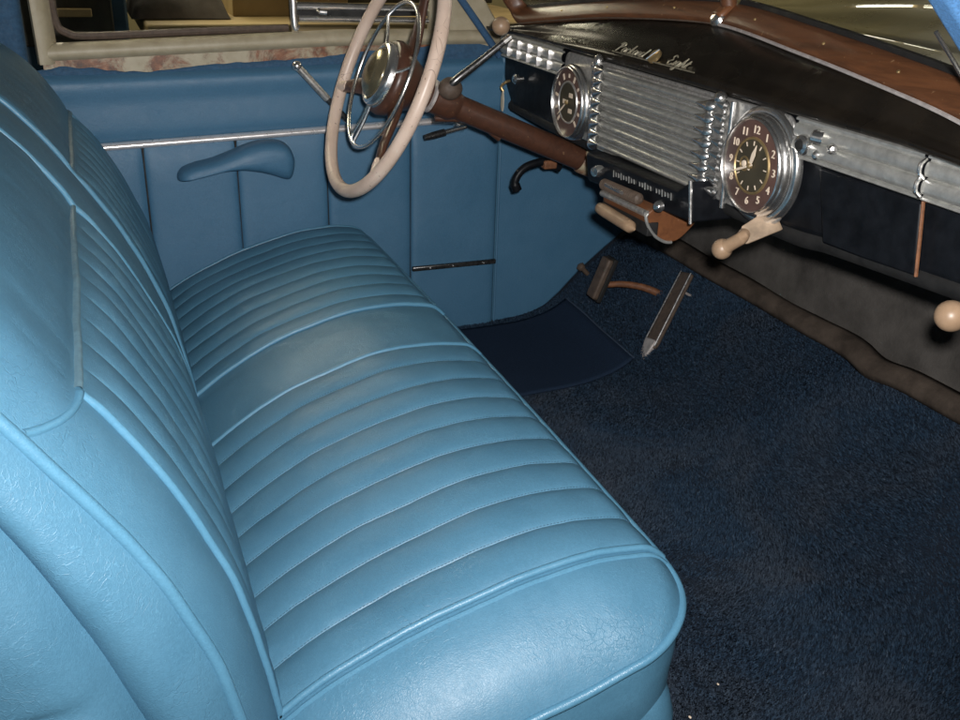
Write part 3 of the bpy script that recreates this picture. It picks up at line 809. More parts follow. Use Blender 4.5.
def gauge(name, y, z, r, clock):
    c = Vector((DX-0.004, y, z)); ax = Vector((-1, 0, 0))
    bz = MB().lathe([(-0.006, r+0.003), (0.010, r+0.003), (0.016, r+0.0015), (0.018, r-0.001), (0.020, r-0.0005), (0.0235, r-0.0022), (0.0245, r-0.0040), (0.0225, r-0.0056), (0.015, r-0.0066)], c, ax, 64, cap=False)
    g = bz.build(name, M['chrome'], dash, smooth=50)
    dc = c+ax*0.0165; ro = r-0.0064
    MB().lathe([(0, ro), (0.0015, ro), (0.002, ro-0.001), (0.002, 0)], dc, ax, 56).build('dial_face', M['dial_brown'], g, smooth=30)
    ri = ro*0.60
    MB().lathe([(0.002, ri+0.003), (0.0042, ri+0.002), (0.0046, ri), (0.002, ri-0.0015)], dc, ax, 48, cap=False).build('inner_ring', M['gold' if clock else 'pitted'], g)
    MB().lathe([(0.0022, ri), (0.003, ri-0.001), (0.003, 0)], dc, ax, 48).build('inner_dial', M['dial_olive'], g, smooth=30)
    nm = MB()
    R = lerp(ri, ro, 0.50)
    if clock:
        for k in range(1, 13):
            a = 2*PI*k/12
            o = dc+ax*0.0026+Vector((0, -math.sin(a), math.cos(a)))*R
            nm.add(*text_mesh(str(k), 0.0150, 0.0006, o, None, 'numeral', None))
    else:
        for k in range(11):
            a = -2.35+4.7*k/10
            d = Vector((0, -math.sin(a), math.cos(a))); w = Vector((0, -math.cos(a), -math.sin(a)))
            p = dc+ax*0.0026+d*R
            h = 0.0055 if k % 2 == 0 else 0.0035
            nm.prism([p+d*h+w*0.0024, p+d*h-w*0.0024, p-d*h-w*0.0024, p-d*h+w*0.0024], ax*0.001)
    nm.build('numerals' if clock else 'dial_markings', M['lettering'], g, smooth=0)
    def hand(a, L, w, back, mat, nme, off):
        d = Vector((0, -math.sin(a), math.cos(a))); t = Vector((0, -math.cos(a), -math.sin(a)))
        o = dc+ax*off
        MB().prism([o-d*back+t*w*0.5, o+d*L*0.55+t*w, o+d*L, o+d*L*0.55-t*w, o-d*back-t*w*0.5], ax*0.001).build(nme, mat, g, smooth=0)
    if clock:
        hand(0.30, ri*0.86, 0.0036, 0.006, M['lettering'], 'hour_hand', 0.0055)
        hand(math.radians(248), ri*1.15, 0.0018, 0.008, M['lettering'], 'minute_hand', 0.0072)
        tm = MB()
        for k in range(12):
            a = 2*PI*k/12; d = Vector((0, -math.sin(a), math.cos(a))); w = Vector((0, -math.cos(a), -math.sin(a)))
            p = dc+ax*0.0031+d*ri*0.84
            tm.prism([p+d*0.003+w*0.0007, p+d*0.003-w*0.0007, p-d*0.003-w*0.0007, p-d*0.003+w*0.0007], ax*0.0008)
        tm.build('dial_markings', M['lettering'], g, smooth=0)
        s2 = dc+Vector((0, 0.016, 0.0))
        MB().lathe([(0.003, 0.0105), (0.0042, 0.010), (0.0042, 0.008), (0.003, 0.0075)], s2, ax, 28, cap=False).build('seconds_ring', M['gold'], g)
        MB().lathe([(0.003, 0.0), (0.003, 0.0046), (0.0048, 0.004), (0.0055, 0)], s2, ax, 20, cap=False).build('seconds_hub', M['lettering'], g)
    else:
        hand(math.radians(-128), ri*1.25, 0.0016, 0.008, M['lettering'], 'needle', 0.0055)
        for py, pz in ((-0.012, 0.014), (-0.012, -0.014), (0.012, 0.0)):
            MB().prism([dc+ax*0.0032+Vector((0, py+sy, pz+sz)) for sy, sz in ((0.007, 0.004), (-0.007, 0.004), (-0.007, -0.004), (0.007, -0.004))], ax*0.0008).build('dial_window', M['lettering'], g, smooth=0)
    MB().lathe([(0.004, 0.004), (0.008, 0.0038), (0.0095, 0.002), (0.0098, 0)], dc, ax, 18).build('hand_hub', M['gold'], g)
    return g
gauge('clock', -0.291, 0.6255, 0.0668, True)
gauge('speedometer', 0.277, 0.6145, 0.0665, False)
# stepped chrome collar visible on the passenger side of the clock
MB().lathe([(-0.004, 0.080), (0.004, 0.079), (0.006, 0.076), (0.006, 0.071)], (DX-0.006, -0.291, 0.6255), (-1, 0, 0), 56, cap=False).build('clock_collar', M['chrome'], dash, smooth=60)
# small white switch knob on the left black panel
MB().lathe([(0, 0.005), (0.010, 0.005), (0.012, 0.010), (0.018, 0.0105), (0.022, 0.007), (0.023, 0)], (DX, 0.540, 0.618), (-1, 0, 0), 22).build('switch_knob', M['chrome'], dash)

# radio box under the grille
rx = 0.800
rb = MB().prism([(rx, 0.140, 0.553), (rx, 0.125, 0.505), (rx, -0.205, 0.523), (rx, -0.192, 0.582), (rx, -0.158, 0.560)], (0.075, 0, 0))
rad = rb.build('radio', M['black'], dash, bevel=0.004, seg=3)
MB().tube([(rx-0.002, -0.1935, 0.583), (rx-0.002, -0.2065, 0.522)], 0.0028, 8).build('radio_edge', M['chrome'], rad)
MB().lathe([(0, 0.004), (0.012, 0.004), (0.013, 0.009), (0.022, 0.010), (0.030, 0.008), (0.032, 0)], (rx, 0.062, 0.540), (-1, -0.35, 0), 18).build('radio_knob', M['chrome'], rad)
MB().lathe([(0, 0.006), (0.02, 0.006), (0.024, 0.008), (0.036, 0.0085), (0.040, 0.004), (0.041, 0)], (rx, -0.120, 0.530), (-0.7, -0.9, 0.12), 18).build('radio_knob', M['chrome'], rad)
sc_ = MB()
for k in range(22):
    y = lerp(0.035, -0.145, k/21)
    if k in (9, 15): continue
    h = 0.0035 if k % 3 else 0.0055
    z = lerp(0.5400, 0.5475, k/21)
    sc_.prism([(rx-0.0008, y, z+h), (rx-0.0008, y-0.0018, z+h-0.001), (rx-0.0008, y-0.0032, z-h), (rx-0.0008, y-0.0014, z-h)], (-0.001, 0, 0))
sc_.build('tuning_scale', M['satin'], rad, smooth=0)
# ribbed thumb roller
tw = []
for i in range(41):
    t = i/40; r = (0.0105 if i % 2 == 0 else 0.0088)
    if i in (0, 40): r = 0.004
    tw.append((t*0.125, r*0.92))
MB().lathe(tw, (rx-0.014, 0.045, 0.521), (0, -1, 0.04), 22).build('thumb_roller', M['rubber_brown'], rad, smooth=25)
MB().tube([(rx-0.022, 0.02, 0.526), (rx-0.027, -0.045, 0.5285)], 0.0028, 8).build('roller_pointer', M['chrome'], rad)

# brown ash tray housing under the radio
ax0 = 0.795
prof = [(ax0-0.012, 0.509), (ax0-0.014, 0.500), (ax0-0.006, 0.484), (ax0+0.010, 0.468), (ax0+0.032, 0.459), (ax0+0.055, 0.466), (ax0+0.085, 0.500), (ax0+0.085, 0.530), (ax0+0.01, 0.5205)]
pf = catmull([(a, 0, b) for a, b in prof], 5, True)
ash = MB().prism([(p.x, 0.030, p.z) for p in pf], (0, -0.143, 0.004)).build('ash_tray', M['brown_box'], dash, bevel=0.002)
MB().tube([(p.x-0.001, -0.1135, p.z+0.004) for p in pf[:22]], 0.0026, 8).build('tray_edge', M['satin'], ash)
MB().tube([(ax0-0.014, 0.034, 0.508), (ax0-0.014, -0.112, 0.512)], 0.0055, 8).build('tray_rail', M['pitted'], ash)
MB().box((ax0-0.002, -0.04, 0.487), (0.02, 0.150, 0.022)).build('tray_recess', M['black_matte'], ash, bevel=0.002)
MB().tube(resample([Vector((ax0-0.024, 0.030, 0.487)), Vector((ax0-0.024, -0.096, 0.484))], 14), lambda t: 0.0105*math.sqrt(max(0.05, 1-(2*t-1)**10)), 14).build('tray_pull', M['ivory'], ash)

# script emblem on the roll of the dash top
def script(letters, x0):
    """tiny cursive: list of strokes in units of x-height"""
    G = {
     'P': (1.25, [[(0.1, 0), (0.35, 1.0), (0.5, 1.9)], [(0.0, 1.55), (0.35, 2.0), (0.95, 1.85), (1.0, 1.35), (0.45, 0.95)]]),
     'a': (0.95, [[(0.75, 0.95), (0.3, 1.0), (0.1, 0.4), (0.35, 0.0), (0.7, 0.5), (0.78, 0.95), (0.72, 0.2), (0.95, 0.12)]]),
     'c': (0.8, [[(0.65, 0.85), (0.4, 1.0), (0.12, 0.5), (0.3, 0.02), (0.8, 0.2)]]),
     'k': (0.9, [[(0.05, 0.1), (0.45, 1.9), (0.15, 0.0)], [(0.2, 0.5), (0.65, 0.95), (0.35, 0.55), (0.6, 0.05), (0.9, 0.15)]]),
     'r': (0.75, [[(0.0, 0.1), (0.25, 1.0), (0.45, 0.85), (0.62, 0.9), (0.5, 0.2), (0.75, 0.12)]]),
     'd': (0.95, [[(0.72, 0.9), (0.3, 1.0), (0.1, 0.4), (0.35, 0.0), (0.7, 0.5), (1.05, 1.9), (0.75, 0.2), (0.95, 0.12)]]),
     'E': (1.2, [[(1.0, 1.75), (0.6, 2.0), (0.35, 1.6), (0.65, 1.1), (0.25, 0.7), (0.3, 0.1), (0.8, 0.05), (1.1, 0.35)]]),
     'i': (0.5, [[(0.05, 0.1), (0.3, 0.95), (0.22, 0.15), (0.5, 0.12)]]),
     'g': (0.9, [[(0.72, 0.9), (0.3, 1.0), (0.1, 0.4), (0.4, 0.05), (0.75, 0.9), (0.5, -0.7), (0.15, -0.6), (0.9, 0.15)]]),
     'h': (0.95, [[(0.0, 0.1), (0.5, 1.85), (0.15, 0.0)], [(0.2, 0.4), (0.6, 1.0), (0.68, 0.15), (0.95, 0.12)]]),
     't': (0.6, [[(0.0, 0.1), (0.45, 1.5), (0.25, 0.1), (0.6, 0.12)], [(0.1, 1.05), (0.65, 1.1)]]),
    }
    out = []; x = x0
    for ch in letters:
        w, st = G[ch]
        for s in st: out.append([(x+a+0.22*b, b) for a, b in s])
        x += w
    return out, x
em_o = Vector((DX-0.0065, 0, 0.7215)); em_y = Vector((0.0155, 0, 0.0175)).normalized(); em_n = Vector((-0.0175, 0, 0.0155)).normalized()
H = 0.0090
def em(a, b, y0): return em_o+em_y*(b*H)+em_n*(0.0035+0.006*0)+Vector((0, y0-a*H*1.55, 0))
emb = MB()
s1, e1 = script('Packard', 0); s2_, e2 = script('Eight', 0)
for s in s1: emb.tube(catmull([em(a*1.0, b, 0.140) for a, b in s], 5), 0.0011, 6)
for s in s2_: emb.tube(catmull([em(a*1.0, b, -0.022) for a, b in s], 5), 0.0011, 6)
emb.tube([em(0, -0.25, 0.146), em(0, -0.30, 0.0), em(0, -0.25, -0.108)], 0.0011, 6)
eo = emb.build('script_emblem', M['emblem'], dash)
mo = em(0, 0.8, 0.018)
MB().lathe([(-0.002, 0.0125), (0.002, 0.0125), (0.004, 0.010), (0.004, 0)], mo, em_n, 28).build('emblem_medallion', M['gold'], eo)
MB().tube([mo+em_n*0.005+em_y*0.011+Vector((0, -0.007, 0)), mo+em_n*0.0055, mo+em_n*0.005-em_y*0.011+Vector((0, 0.007, 0))], 0.0014, 6).build('medallion_bar', M['chrome'], eo)

# ------------------------------------------------------------------ windscreen
ws = thing('windscreen', 'split windscreen in a worn woodgrain brown frame above the dashboard', 'windscreen', (0.95, 0, 0.78))
def garnish(y0, y1, n=60):
    rows = []
    for k in range(n+1):
        y = lerp(y0, y1, k/n); X, Z = gx(y), gz(y)
        rows.append([(X-0.004, y, Z-0.003), (X-0.008, y, Z+0.003), (X-0.006, y, Z+0.008), (X+0.002, y, Z+0.016), (X+0.012, y, Z+0.025), (X+0.020, y, Z+0.030), (X+0.026, y, Z+0.030)])
    return rows
fr = MB().grid(garnish(-0.72, -0.011)).build('lower_frame', M['garnish'], ws, smooth=180)
# far half sweeps up into the pillar
rows = garnish(0.011, 0.56)
for k in range(1, 19):
    t = k/18; y = lerp(0.56, 0.645, math.sin(t*PI/2)**0.9); X = gx(0.56)-0.012*t-0.10*max(0, t-0.4); Z = gz(0.56)-0.010*sstep(0, 0.5, t)+0.20*t**2.2
    w = sstep(0.1, 0.7, t)
    base = [(-0.004, 0, -0.003), (-0.008, 0, 0.003), (-0.006, 0, 0.008), (0.002, 0, 0.016), (0.012, 0, 0.025), (0.020, 0, 0.030), (0.026, 0, 0.030)]
    pil = [(0.0, 0.006, 0), (-0.004, 0.002, 0), (-0.003, -0.004, 0), (0.004, -0.014, 0), (0.014, -0.022, 0), (0.022, -0.026, 0), (0.028, -0.026, 0)]
    rows.append([(X+lerp(a[0], b[0], w), y+lerp(a[1], b[1], w), Z+lerp(a[2], b[2], w)) for a, b in zip(base, pil)])
MB().grid(rows).build('lower_frame', M['garnish'], ws, smooth=180)
# bright bead between frame and dash
MB().tube([(gx(y)-0.010, y, gz(y)-0.0005) for y in [lerp(-0.72, -0.012, k/60) for k in range(61)]], 0.0026, 6).build('frame_bead', M['worn_steel'], ws)
MB().tube([(gx(y)-0.010, y, gz(y)-0.0005) for y in [lerp(0.012, 0.57, k/50) for k in range(51)]], 0.0014, 6).build('frame_bead', M['rubber_brown'], ws)
for y in (-0.10, -0.30, -0.47, 0.12, 0.30, 0.44):
    X, Z = gx(y), gz(y); n = Vector((-0.6, 0, 0.8))
    MB().lathe([(0, 0.0024), (0.0015, 0.002), (0.002, 0)], Vector((X+0.004, y, Z+0.018)), n, 12).build('screw', M['gold'], fr)
# centre post and chrome clip
MB().tube([(0.962, 0, 0.80), (0.935, 0, 0.95), (0.905, 0, 1.08)], 0.013, 12).build('centre_post', M['garnish'], ws)
MB().lathe([(-0.004, 0.014), (0.004, 0.015), (0.010, 0.011), (0.013, 0.0)], (0.947, 0.0, 0.786), (-0.7, -0.1, 0.6), 20).build('centre_clip', M['chrome'], ws)
MB().box((0.956, 0, 0.792), (0.03, 0.026, 0.03), Matrix.Rotation(-0.7, 3, 'Y')).build('centre_clip', M['brown_box'], ws, bevel=0.006)
for y0, y1 in ((-0.70, -0.012), (0.012, 0.62)):
    rows = []
    for k in range(31):
        y = lerp(y0, y1, k/30); X, Z = gx(y), gz(y)
        rows.append([(X+0.030-0.20*h*0.6, y, Z+0.026+h) for h in (0, 0.1, 0.2, 0.3)])
    MB().grid(rows).build('pane', M['glass'], ws, smooth=180, solid=0.004)
    MB().tube([(gx(y)+0.030, y, gz(y)+0.031) for y in [lerp(y0, y1, k/30) for k in range(31)]], 0.007, 8).build('pane_seal', M['black_matte'], ws)

# ------------------------------------------------------------------ steering wheel
WC = Vector((0.5033, 0.387, 0.6545)); TL = math.radians(22.9)
WN = Vector((math.cos(TL), 0.02, -math.sin(TL))).normalized()       # from the driver down the column
WU = WN.cross(Vector((0, 0, 1))).normalized(); WV = WU.cross(WN)
wheel = thing('steering_wheel', 'cracked ivory steering wheel with brown spokes and chrome horn ring', 'steering wheel', WC)
def wp(a, r, h=0.0): return WC+(WU*math.cos(a)+WV*math.sin(a))*r+WN*h
rows = []
RR = 0.2185
for k in range(160):
    a = 2*PI*k/160; rows.append([])
    for q in range(18):
        b = 2*PI*q/18; rr = 0.0124
        rows[-1].append(wp(a, RR+rr*math.cos(b), rr*math.sin(b)))
rim = MB().grid(rows, close_u=True, close_v=True).build('rim', M['rim'], wheel, smooth=180)
HB = 0.030
for ad in (75, 195, 315):
    a = math.radians(ad)
    t = Vector(-WU*math.sin(a)+WV*math.cos(a))
    rows = []
    for k in range(15):
        s = k/14; r = lerp(0.035, RR-0.010, s); w = lerp(0.034, 0.011, s**0.6); th = lerp(0.010, 0.006, s)
        c = wp(a, r, lerp(HB, 0.002, sstep(0.1, 0.95, s)))
        rows.append([c+t*w*math.cos(q*2*PI/12)+WN*th*math.sin(q*2*PI/12) for q in range(12)])
    MB().grid(rows, close_v=True).build('spoke', M['column'], wheel, smooth=180)
    MB().tube([wp(a, RR-0.030, 0.002), wp(a, RR-0.014, 0.0), wp(a, RR-0.004, 0.0)], lambda q: 0.009+0.004*q, 12).build('rim_boss', M['rim'], rim)
hub = MB().lathe([(0.075, 0.036), (0.045, 0.052), (0.026, 0.066), (0.012, 0.070), (0.004, 0.068), (0.0, 0.062)], WC, WN, 48).build('hub', M['column'], wheel, smooth=180)
hb = MB().lathe([(0.004, 0.061), (-0.008, 0.060), (-0.014, 0.056), (-0.016, 0.050), (-0.013, 0.047)], WC, WN, 48, cap=False).build('horn_button', M['chrome'], wheel, smooth=60)
MB().lathe([(-0.012, 0.049), (-0.020, 0.044), (-0.027, 0.034), (-0.031, 0.020), (-0.032, 0.0)], WC, WN, 40).build('button_dome', plain('reflection_tinted_dome', (0.28, 0.24, 0.15), 0.22, 0.75, var=0.2, scale=40), hb, smooth=180)  # chrome dome, its olive tan reflection put into the base colour
hr = MB().tube([wp(2*PI*k/120, 0.136, -0.002+0.010*math.cos(2*PI*k/40)*0) for k in range(120)], 0.0038, 8, closed=True)
hro = hr.build('horn_ring', M['chrome'], wheel, smooth=180)
for ad in (15, 130, 252, 262):
    a = math.radians(ad); MB().tube(catmull([wp(a, 0.05, 0.0), wp(a, 0.09, 0.001), wp(a, 0.136, -0.002)], 5), 0.0032, 8).build('ring_arm', M['chrome'], hro)

# ------------------------------------------------------------------ steering column with gear lever
CE = at_y(602, 168, 0.372)
colm = thing('steering_column', 'brown steering column with gear lever and ivory ball knob', 'steering column', CE)
C0 = WC+WN*0.06
MB().tube([C0, C0.lerp(CE, 0.5), CE], 0.0235, 28).build('column_tube', M['column'], colm, smooth=60)
dirc = (CE-C0).normalized()
cA = at_y(446, 100, 0.387)
s0 = (cA-C0).dot(dirc); cC = C0+dirc*s0
MB().lathe([(-0.030, 0.024), (-0.026, 0.030), (0.012, 0.031), (0.020, 0.027), (0.026, 0.0245)], cC, dirc, 28, cap=False).build('column_collar', M['column'], colm, smooth=40)
MB().lathe([(-0.036, 0.0265), (-0.034, 0.0315), (-0.029, 0.0315), (-0.027, 0.0265)], cC, dirc, 28, cap=False).build('column_ring', M['worn_steel'], colm, smooth=40)
# lever
lk, ls = at_y(501, 26, 0.33), at_y(452, 84, 0.345)
lt = at_y(509, 38, 0.33)
lev = MB().tube(catmull([cC+Vector((0, -0.012, 0.014)), ls, ls.lerp(lt, 0.5), lt], 8), lambda t: lerp(0.0095, 0.0055, t), 12).build('gear_lever', M['dark_chrome'], colm)
MB().sphere(ls.lerp(cC, 0.25), 0.021, sc3=(1.1, 0.9, 1)).build('lever_socket', M['rubber_brown'], lev)
MB().tube([lt-(lt-ls).normalized()*0.012, lt+(lt-ls).normalized()*0.004], 0.0065, 12).build('lever_ferrule', M['chrome'], lev)
MB().sphere(lk, 0.0165, 24).build('lever_knob', M['ivory'], lev, smooth=180)
# shift tube beneath the column
MB().tube([cC+Vector((-0.02, 0.004, -0.030)), cC+Vector((0.06, -0.004, -0.034)), cC+dirc*0.12+Vector((0, -0.002, -0.026))], 0.0065, 10).build('shift_tube', M['column'], colm)
# worn clamp at the dash end
cE2 = CE-dirc*0.035
MB().lathe([(-0.022, 0.0245), (-0.018, 0.0275), (0.022, 0.0280), (0.026, 0.024)], cE2, dirc, 28, cap=False).build('column_clamp', mat_rusty_cream('worn_clamp_paint', 0.35, 0.5), colm, smooth=40)

# ------------------------------------------------------------------ small levers
pts = [at_y(x, y, 0.47) for x, y in ((517, 190), (515, 182), (520, 172), (530, 165), (545, 162), (560, 168))]
hl = MB().tube(catmull(pts, 8), lambda t: 0.0085 if t > 0.15 else 0.0105, 12).build('pull_handle', M['black'])
tag(hl, 'curved black pull handle hanging below the steering column', 'pull handle')
MB().box(pts[4]+Vector((0.008, -0.004, -0.004)), (0.03, 0.02, 0.018)).build('handle_bracket', M['rust_arm'], hl, bevel=0.003)
# parking brake
b0, b1 = at_x(722, 249, 0.79), at_x(742, 238, 0.80)
b2, b3 = at_x(744, 234, 0.81), at_x(775, 226, 0.85)
hb_ = thing('brake_lever', 'tan brake lever with a round ended grip under the clock', 'brake lever', b1)
MB().tube(resample([b0, b1, b2], 14), lambda t: 0.0095+0.005*max(0, 1-t*4)-0.001*t, 14).build('lever_grip', M['ivory'], hb_)
MB().sphere(b0, 0.0145, 20, (1, 1, 1)).build('grip_end', M['ivory'], hb_, smooth=180)
MB().prism([b2+Vector((0, 0.010, 0.008)), b2+Vector((0, -0.004, -0.014)), b3+Vector((0, -0.012, -0.002)), b3+Vector((0, 0.016, 0.022))], (0.006, 0, 0)).build('lever_plate', M['tan_metal'], hb_, bevel=0.002)
# heater knob far right
k0 = at_x(951, 316, 0.80)
kn = thing('heater_control', 'round ivory knob on a short stem below the glovebox', 'knob', k0)
MB().sphere(k0, 0.0165, 24).build('knob_ball', M['ivory'], kn, smooth=180)
MB().tube([k0, k0+Vector((0.09, 0.0, 0.03))], 0.0045, 8).build('knob_stem', M['dark_chrome'], kn)
# tag with key in the dash
tg = MB()
t0 = at_x(503, 100, DX-0.012)
tg.prism([t0+Vector((0, dy, dz)) for dy, dz in ((0.003, 0.020), (0.0075, 0.004), (0.0075, -0.014), (0.004, -0.024), (-0.004, -0.024), (-0.0075, -0.014), (-0.0075, 0.004), (-0.003, 0.020))], (-0.002, 0, 0))
kt = tg.build('key_tag', plain('paper_tag', (0.62, 0.56, 0.44), 0.7, var=0.1), bevel=0.0008)
tag(kt, 'small cream paper tag hanging at the far left end of the dashboard', 'tag')
MB().tube(catmull([t0+Vector((0.0, 0, 0.018)), t0+Vector((-0.004, 0.003, 0.028)), t0+Vector((0.004, -0.002, 0.038)), t0+Vector((0.014, 0, 0.04))], 6), 0.003, 8).build('key_ring', M['gold'], kt)

# ------------------------------------------------------------------ pedals
P = lambda x, y, Y: at_y(x, y, Y)
pc = P(600, 278, 0.50)
pad_n = Vector((-0.93, 0, 0.36)).normalized(); pad_u = Vector((0.36, 0, 0.93)).normalized(); pad_y = Vector((0, 1, 0))
bp_ = thing('brake_pedal', 'worn brown rubber brake pedal on a curved rusty arm', 'pedal', pc)
Mp = Matrix((pad_n, pad_y, pad_u)).transposed()
pm = MB().box(pc, (0.016, 0.036, 0.100), Mp).build('pedal_pad', M['rubber_brown'], bp_, bevel=0.005, seg=3)
MB().box(pc-pad_n*0.011, (0.012, 0.042, 0.108), Mp).build('pad_backing', M['black_matte'], bp_, bevel=0.003)
ap = [pc-pad_n*0.012+Vector((0, -0.01, -0.01)), P(622, 284, 0.47), P(642, 287, 0.44), P(658, 293, 0.42), P(676, 301, 0.41), P(692, 308, 0.40)+Vector((0.06, 0, -0.02))]
MB().tube(catmull(ap, 8), lambda t: lerp(0.007, 0.010, t), 10).build('pedal_arm', M['rust_arm'], bp_)
a_b, a_t = P(643, 356, 0.295), P(686, 272, 0.325)
acc = thing('accelerator_pedal', 'long narrow accelerator pedal with a worn pale metal heel', 'pedal', a_b)
ad = (a_t-a_b).normalized(); aw = Vector((0.25, 1, 0.1)); aw = (aw-ad*aw.dot(ad)).normalized(); an = ad.cross(aw)
if an.x > 0: an = -an
def slab(p0, p1, w0, w1, th, off=0.0):
    v = []
    for p, w in ((p0, w0), (p1, w1)):
        for sg in (-1, 1):
            for tt in (0, 1): v.append(p+aw*w*sg+an*(off-tt*th))
    return v, [(0, 1, 3, 2), (4, 6, 7, 5), (0, 4, 5, 1), (2, 3, 7, 6), (0, 2, 6, 4), (1, 5, 7, 3)]
MB().add(*slab(a_b+ad*0.024, a_t, 0.024, 0.021, 0.012)).build('pedal_tread', M['rubber_brown'], acc, bevel=0.004, seg=3)
MB().add(*slab(a_b-ad*0.012, a_b+ad*0.042, 0.010, 0.0245, 0.012, 0.0035)).build('pedal_heel', M['worn_steel'], acc, bevel=0.003)
ed = MB()
for s in (-1, 1): ed.tube([a_b+ad*0.03+aw*0.0245*s, a_t+aw*0.0215*s], 0.0022, 6)
ed.build('pedal_edging', M['dark_chrome'], acc)
MB().tube([P(682, 291, 0.33), P(704, 303, 0.33)], 0.003, 8).build('throttle_rod', M['worn_steel'], acc)
# dimmer button on the toe board
dm = P(583, 269, 0.66)
db = MB().lathe([(-0.02, 0.006), (0.004, 0.006), (0.005, 0.010), (0.012, 0.0105), (0.016, 0.006), (0.0165, 0)], dm, (-0.7, 0, 0.7), 18).build('dimmer_button', M['rubber_brown'])
tag(db, 'small round foot switch at the left edge of the toe board', 'foot switch')
# heel mat
rows = []
q = [Vector((1.050, 0.66, 0.052)), Vector((1.040, 0.30, 0.044)), Vector((0.72, 0.285, 0.006)), Vector((0.74, 0.66, 0.006))]
def toe_z(x): return interp([(p.x, p.z) for p in toe_c], x)
for i in range(31):
    r = []
    for j in range(31):
        a = q[3].lerp(q[0], i/30); b = q[2].lerp(q[1], i/30); p = a.lerp(b, j/30)
        r.append((p.x, p.y, toe_z(p.x)+0.0085+0.002*noise.noise(Vector((p.x*9, p.y*9, 0)))))
    rows.append(r)
hm_ = MB().grid(rows).build('heel_mat', M['heel_mat'], smooth=180, solid=0.005)
tag(hm_, 'dark blue rectangular heel mat on the carpet below the pedals', 'floor mat')
edge = [Vector(rows[30][j])+Vector((0, 0, 0.002)) for j in range(31)]
MB().tube(edge, 0.0022, 6).build('mat_binding', plain('blue_binding', (0.03, 0.05, 0.085), 0.8), hm_)

# ------------------------------------------------------------------ firewall and felt edge
rows = []
for j in range(30):
    t = j/29; r = []
    for k in range(70):
        y = lerp(-0.9, 0.72, k/69); z = lerp(0.15, 0.72, t)
        x = 1.262+0.06*t - 0.012*noise.noise(Vector((y*4, z*5, 0)))-0.006*noise.noise(Vector((y*11, z*11, 4)))
        r.append((x, y, z))
    rows.append(r)
fw = MB().grid(rows).build('firewall', M['firewall'], smooth=180)
tag(fw, 'grey brown insulation padding on the firewall under the dashboard', 'insulation')
rows = []
for k in range(200):
    y = lerp(-0.85, 0.70, k/199)
    w = 0.040+0.008*noise.noise(Vector((y*5, 1, 2))); lift = 0.006*noise.noise(Vector((y*8, 5, 0)))
    edge_s = 0.005*noise.noise(Vector((y*4, 9, 0)))+0.010*math.exp(-((y+0.18)/0.05)**2)
    base = Vector((1.236-edge_s, y, 0.208-edge_s*0.8))
    d = Vector((0.55, 0, 0.80))
    rows.append([base+Vector((-0.006, 0, 0.000)), base+Vector((-0.008, 0, 0.010+lift)), base+d*w*0.5+Vector((-0.014-lift, 0, 0.006)), base+d*w+Vector((-0.010, 0, 0)), base+d*w+Vector((0.012, 0, -0.004))])
fs_ = MB().grid(rows).build('felt_strip', M['felt'], smooth=180, solid=0.003)
tag(fs_, 'wavy brown felt strip along the upper edge of the carpet', 'felt strip')
cv = MB().sphere((1.215, -0.46, 0.30), 0.085, 24, (0.5, 0.8, 1.1)).build('dark_shade_body', M['black_matte'])  # black body put in where there is only a dark hole and shadow
tag(cv, 'black body put in for the dark hole and shadow behind the ivory heater knob', 'hollow')

# lint on the carpet
for i, (x, y, lab) in enumerate(((710, 355, 'white lint speck on the carpet right of the accelerator pedal'), (774, 509, 'tiny pale lint speck in the middle of the open carpet'), (718, 684, 'pale crumb on the carpet near the front corner of the seat'), (690, 717, 'cream crumb on the carpet beside the blue seat base'))):
    if i == 0:
        r_ = ray(x, y); t_ = (0.92+0.86)/(-r_.z+0.86*r_.x); p = CAM+r_*t_+Vector((-0.006, 0, 0.006))
    else: p = at_z(x, y, 0.007)
    s = (0.0018, 0.0011, 0.0015, 0.0018)[i]
    o = MB().sphere(p, s, 8, (1, 1.5, 0.6)).build('lint_speck', M['lettering'])
    tag(o, lab, 'lint', 'lint specks on the carpet')

# ------------------------------------------------------------------ outside the car
hd_rows = []
def bump_g(x, c, w): return math.exp(-((x-c)/w)**2)
for i in range(161):
    t = (i/160)**1.5; r = []
    for k in range(81):
        y = lerp(-0.95, 0.95, k/80); q_ = lerp(0.045, 1.6, t); x = gx(y)+q_
        z = 0.785+0.055*sstep(0.02, 0.75, q_)-0.05*abs(y)**2.4
        z += 0.008*bump_g(q_, 0.13, 0.05)-0.007*bump_g(q_, 0.22, 0.02)+0.007*bump_g(q_, 0.36, 0.06)-0.005*bump_g(q_, 0.50, 0.035)+0.006*bump_g(q_, 0.66, 0.05)  # ridges added so the reflections form streaks along the windscreen
        z += 0.004*noise.noise(Vector((q_*5, y*1.3, 0.0)))
        r.append((x, y, z))
    hd_rows.append(r)
hood = MB().grid(hd_rows).build('car_bonnet', M['olive'], smooth=180)
tag(hood, 'glossy olive bonnet seen through the windscreen glass', 'bonnet')
bench = thing('workbench', 'tan timber workbench outside the driver window', 'workbench', (0.3, 1.9, -0.4))
MB().box((0.82, 1.95, 0.60), (1.3, 0.7, 0.05)).build('bench_top', M['wood_tan'], bench, bevel=0.006)
for x in (0.24, 1.40):
    for y in (1.66, 2.24): MB().box((x, y, 0.0875), (0.09, 0.09, 0.975)).build('leg', M['wood_tan'], bench, bevel=0.004)
MB().box((0.82, 2.27, 0.85), (1.3, 0.03, 0.44)).build('back_board', M['clutter_dark'], bench, bevel=0.004)
cab = thing('parts_crate', 'tan wooden parts crate on the workbench', 'crate', (0.62, 1.98, 0.625))
